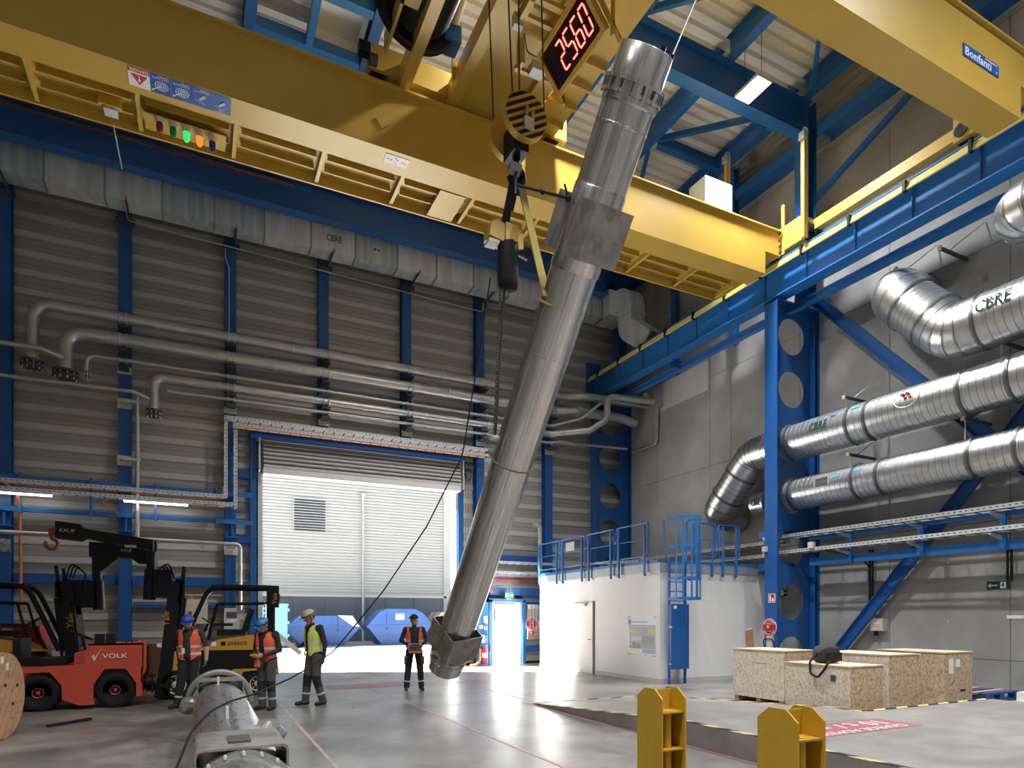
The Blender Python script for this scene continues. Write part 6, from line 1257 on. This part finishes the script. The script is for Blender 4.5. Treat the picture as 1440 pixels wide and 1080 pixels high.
G().lathe((8.8, 20.05, .08), (0, 0, 1), [(0, .01), (0, .095), (.5, .095), (.58, .05), (.62, .03), (.68, .03), (.68, .01)], 20).build('cylinder', RED, t); G().lathe((8.8, 20.05, .3), (0, 0, 1), [(0, .097), (.16, .097)], 20).build('label_band', SIGNW, t); G().tube(fillet([(8.8, 20.03, .76), (8.95, 20.0, .8), (8.97, 20.0, .5)], .05), .014, 6).build('hose', BLACKM, t)
t = thing('service_panel', 'blue service panel with white boxes on the column by the side door', 'panel', (8.75, 20.15, 1)); G().box(8.55, 8.98, 20.14, 20.18, .02, 2.2).build('back_board', BLUE2, t)
for x, z, w, h in ((8.85, 1.6, .13, .25), (8.68, 1.35, .12, .12), (8.85, 1.3, .1, .1), (8.72, .95, .2, .28)): G().box(x-w/2, x+w/2, 20.08, 20.14, z-h/2, z+h/2).build('switch_box', SIGNW, t)
G().box(8.8, 8.86, 20.05, 20.1, 1.42, 1.48).build('button', RED, t)
for k in range(3): G().tube(fillet([(8.7+.06*k, 20.1, 1.3), (8.65+.08*k, 20.06, 1.1), (8.9, 20.06, 1.05), (8.86, 20.1, 1.25)], .05), .008, 5).build('cable', BLACKM, t)
g = G(); pts = [(8.25, 20.0, .05), (8.45, 20.0, .06), (8.62, 20.05, .2), (8.66, 20.1, .6)]
tag(G().tube(fillet(pts, .15), .04, 8).own('orange_hose', ORNG, pts[0]), 'fat orange hose on the floor beside the fire extinguisher', 'hose')
for k in range(3): pass
t = thing('cable_coil', 'orange cable coil hanging above the service panel', 'cable', (9.0, 20.15, 2.7))
for r in (.12, .16, .2): G().tube([(8.95+r*math.cos(a), 20.12, 2.5+r*math.sin(a)) for a in [PI*i/12 for i in range(13)]], .014, 6).build('loop', ORNG, t)
t = thing('valve_board', 'grey valve board with pipes right of the side door', 'board', (10.8, 20.2, 1.9)); G().box(10.55, 11.2, 20.22, 20.28, .9, 2.15).build('back_board', CLAD, t)
for x in (10.62, 10.75, 10.88, 11.02, 11.14): G().box(x-.05, x+.05, 20.12, 20.22, 1.98, 2.14).build('valve', LGREY, t); G().cyl((x, 20.16, 1.2), (x, 20.16, 2.0), .01, n=6).build('riser', GALVR, t)
G().box(10.95, 11.18, 20.1, 20.22, 1.3, 1.55).build('regulator', LGREY, t); G().cyl((10.72, 20.2, 1.12), (10.72, 20.12, 1.12), .06, n=14).build('red_valve', RED, t); G().beam((10.72, 20.16, .95), (11.15, 20.16, .95), .03, .03).build('orange_line', ORNG, t)
tag(G().beam((9.0, 20.47, 3.02), (11.2, 20.47, 3.02), .06, .05).own('red_cable_duct', mat('pink_red', (.75, .05, .09), .5), (10, 20.44, 3.02)), 'bright red bar along the wall above the side door', 'bar')
t = thing('switch_cabinet', 'grey switch cabinet on the column behind the forklift seat', 'cabinet', (.8, 20.0, 1.8)); G().box(.62, 1.02, 19.9, 20.2, 1.35, 1.95).build('cabinet_body', LGREY, t); G().box(.68, .96, 19.89, 19.9, 1.66, 1.84).build('display', DGREY, t); G().box(.7, .94, 19.89, 19.9, 1.55, 1.62).build('label', SIGNW, t)
t = thing('switch_cabinet', 'pale cabinet on the wall behind the forklift mast', 'cabinet', (-.2, 20.2, 1.8)); G().box(-.35, .2, 20.1, 20.4, 1.5, 2.2).build('cabinet_body', CREAM, t); G().box(-.3, -.2, 20.09, 20.1, 1.75, 1.85).build('label', RED, t)
t = thing('orange_cable_comb', 'row of orange cable loops on a thin rail behind the forklift guard', 'cable', (0, 20.2, 2.1)); G().beam((-.7, 20.2, 2.32), (.6, 20.2, 2.32), .03, .03).build('rail', GALVR, t)
for k in range(9): G().beam((-.65+.07*k, 20.18, 2.3), (-.63+.07*k, 20.18, 2.14), .02, .02).build('cable_drop', ORNG, t)
t = thing('wall_notice', 'black and white notice sheet on the column at the picture edge', 'notice', (-4.4, 20.18, 3.5)); G().box(-4.66, -4.33, 20.17, 20.19, 3.35, 3.68).build('sheet', mat('notice_print', (.6, .6, .6), .5, 0, 0, 9, col2=(.06, .06, .06)), t)
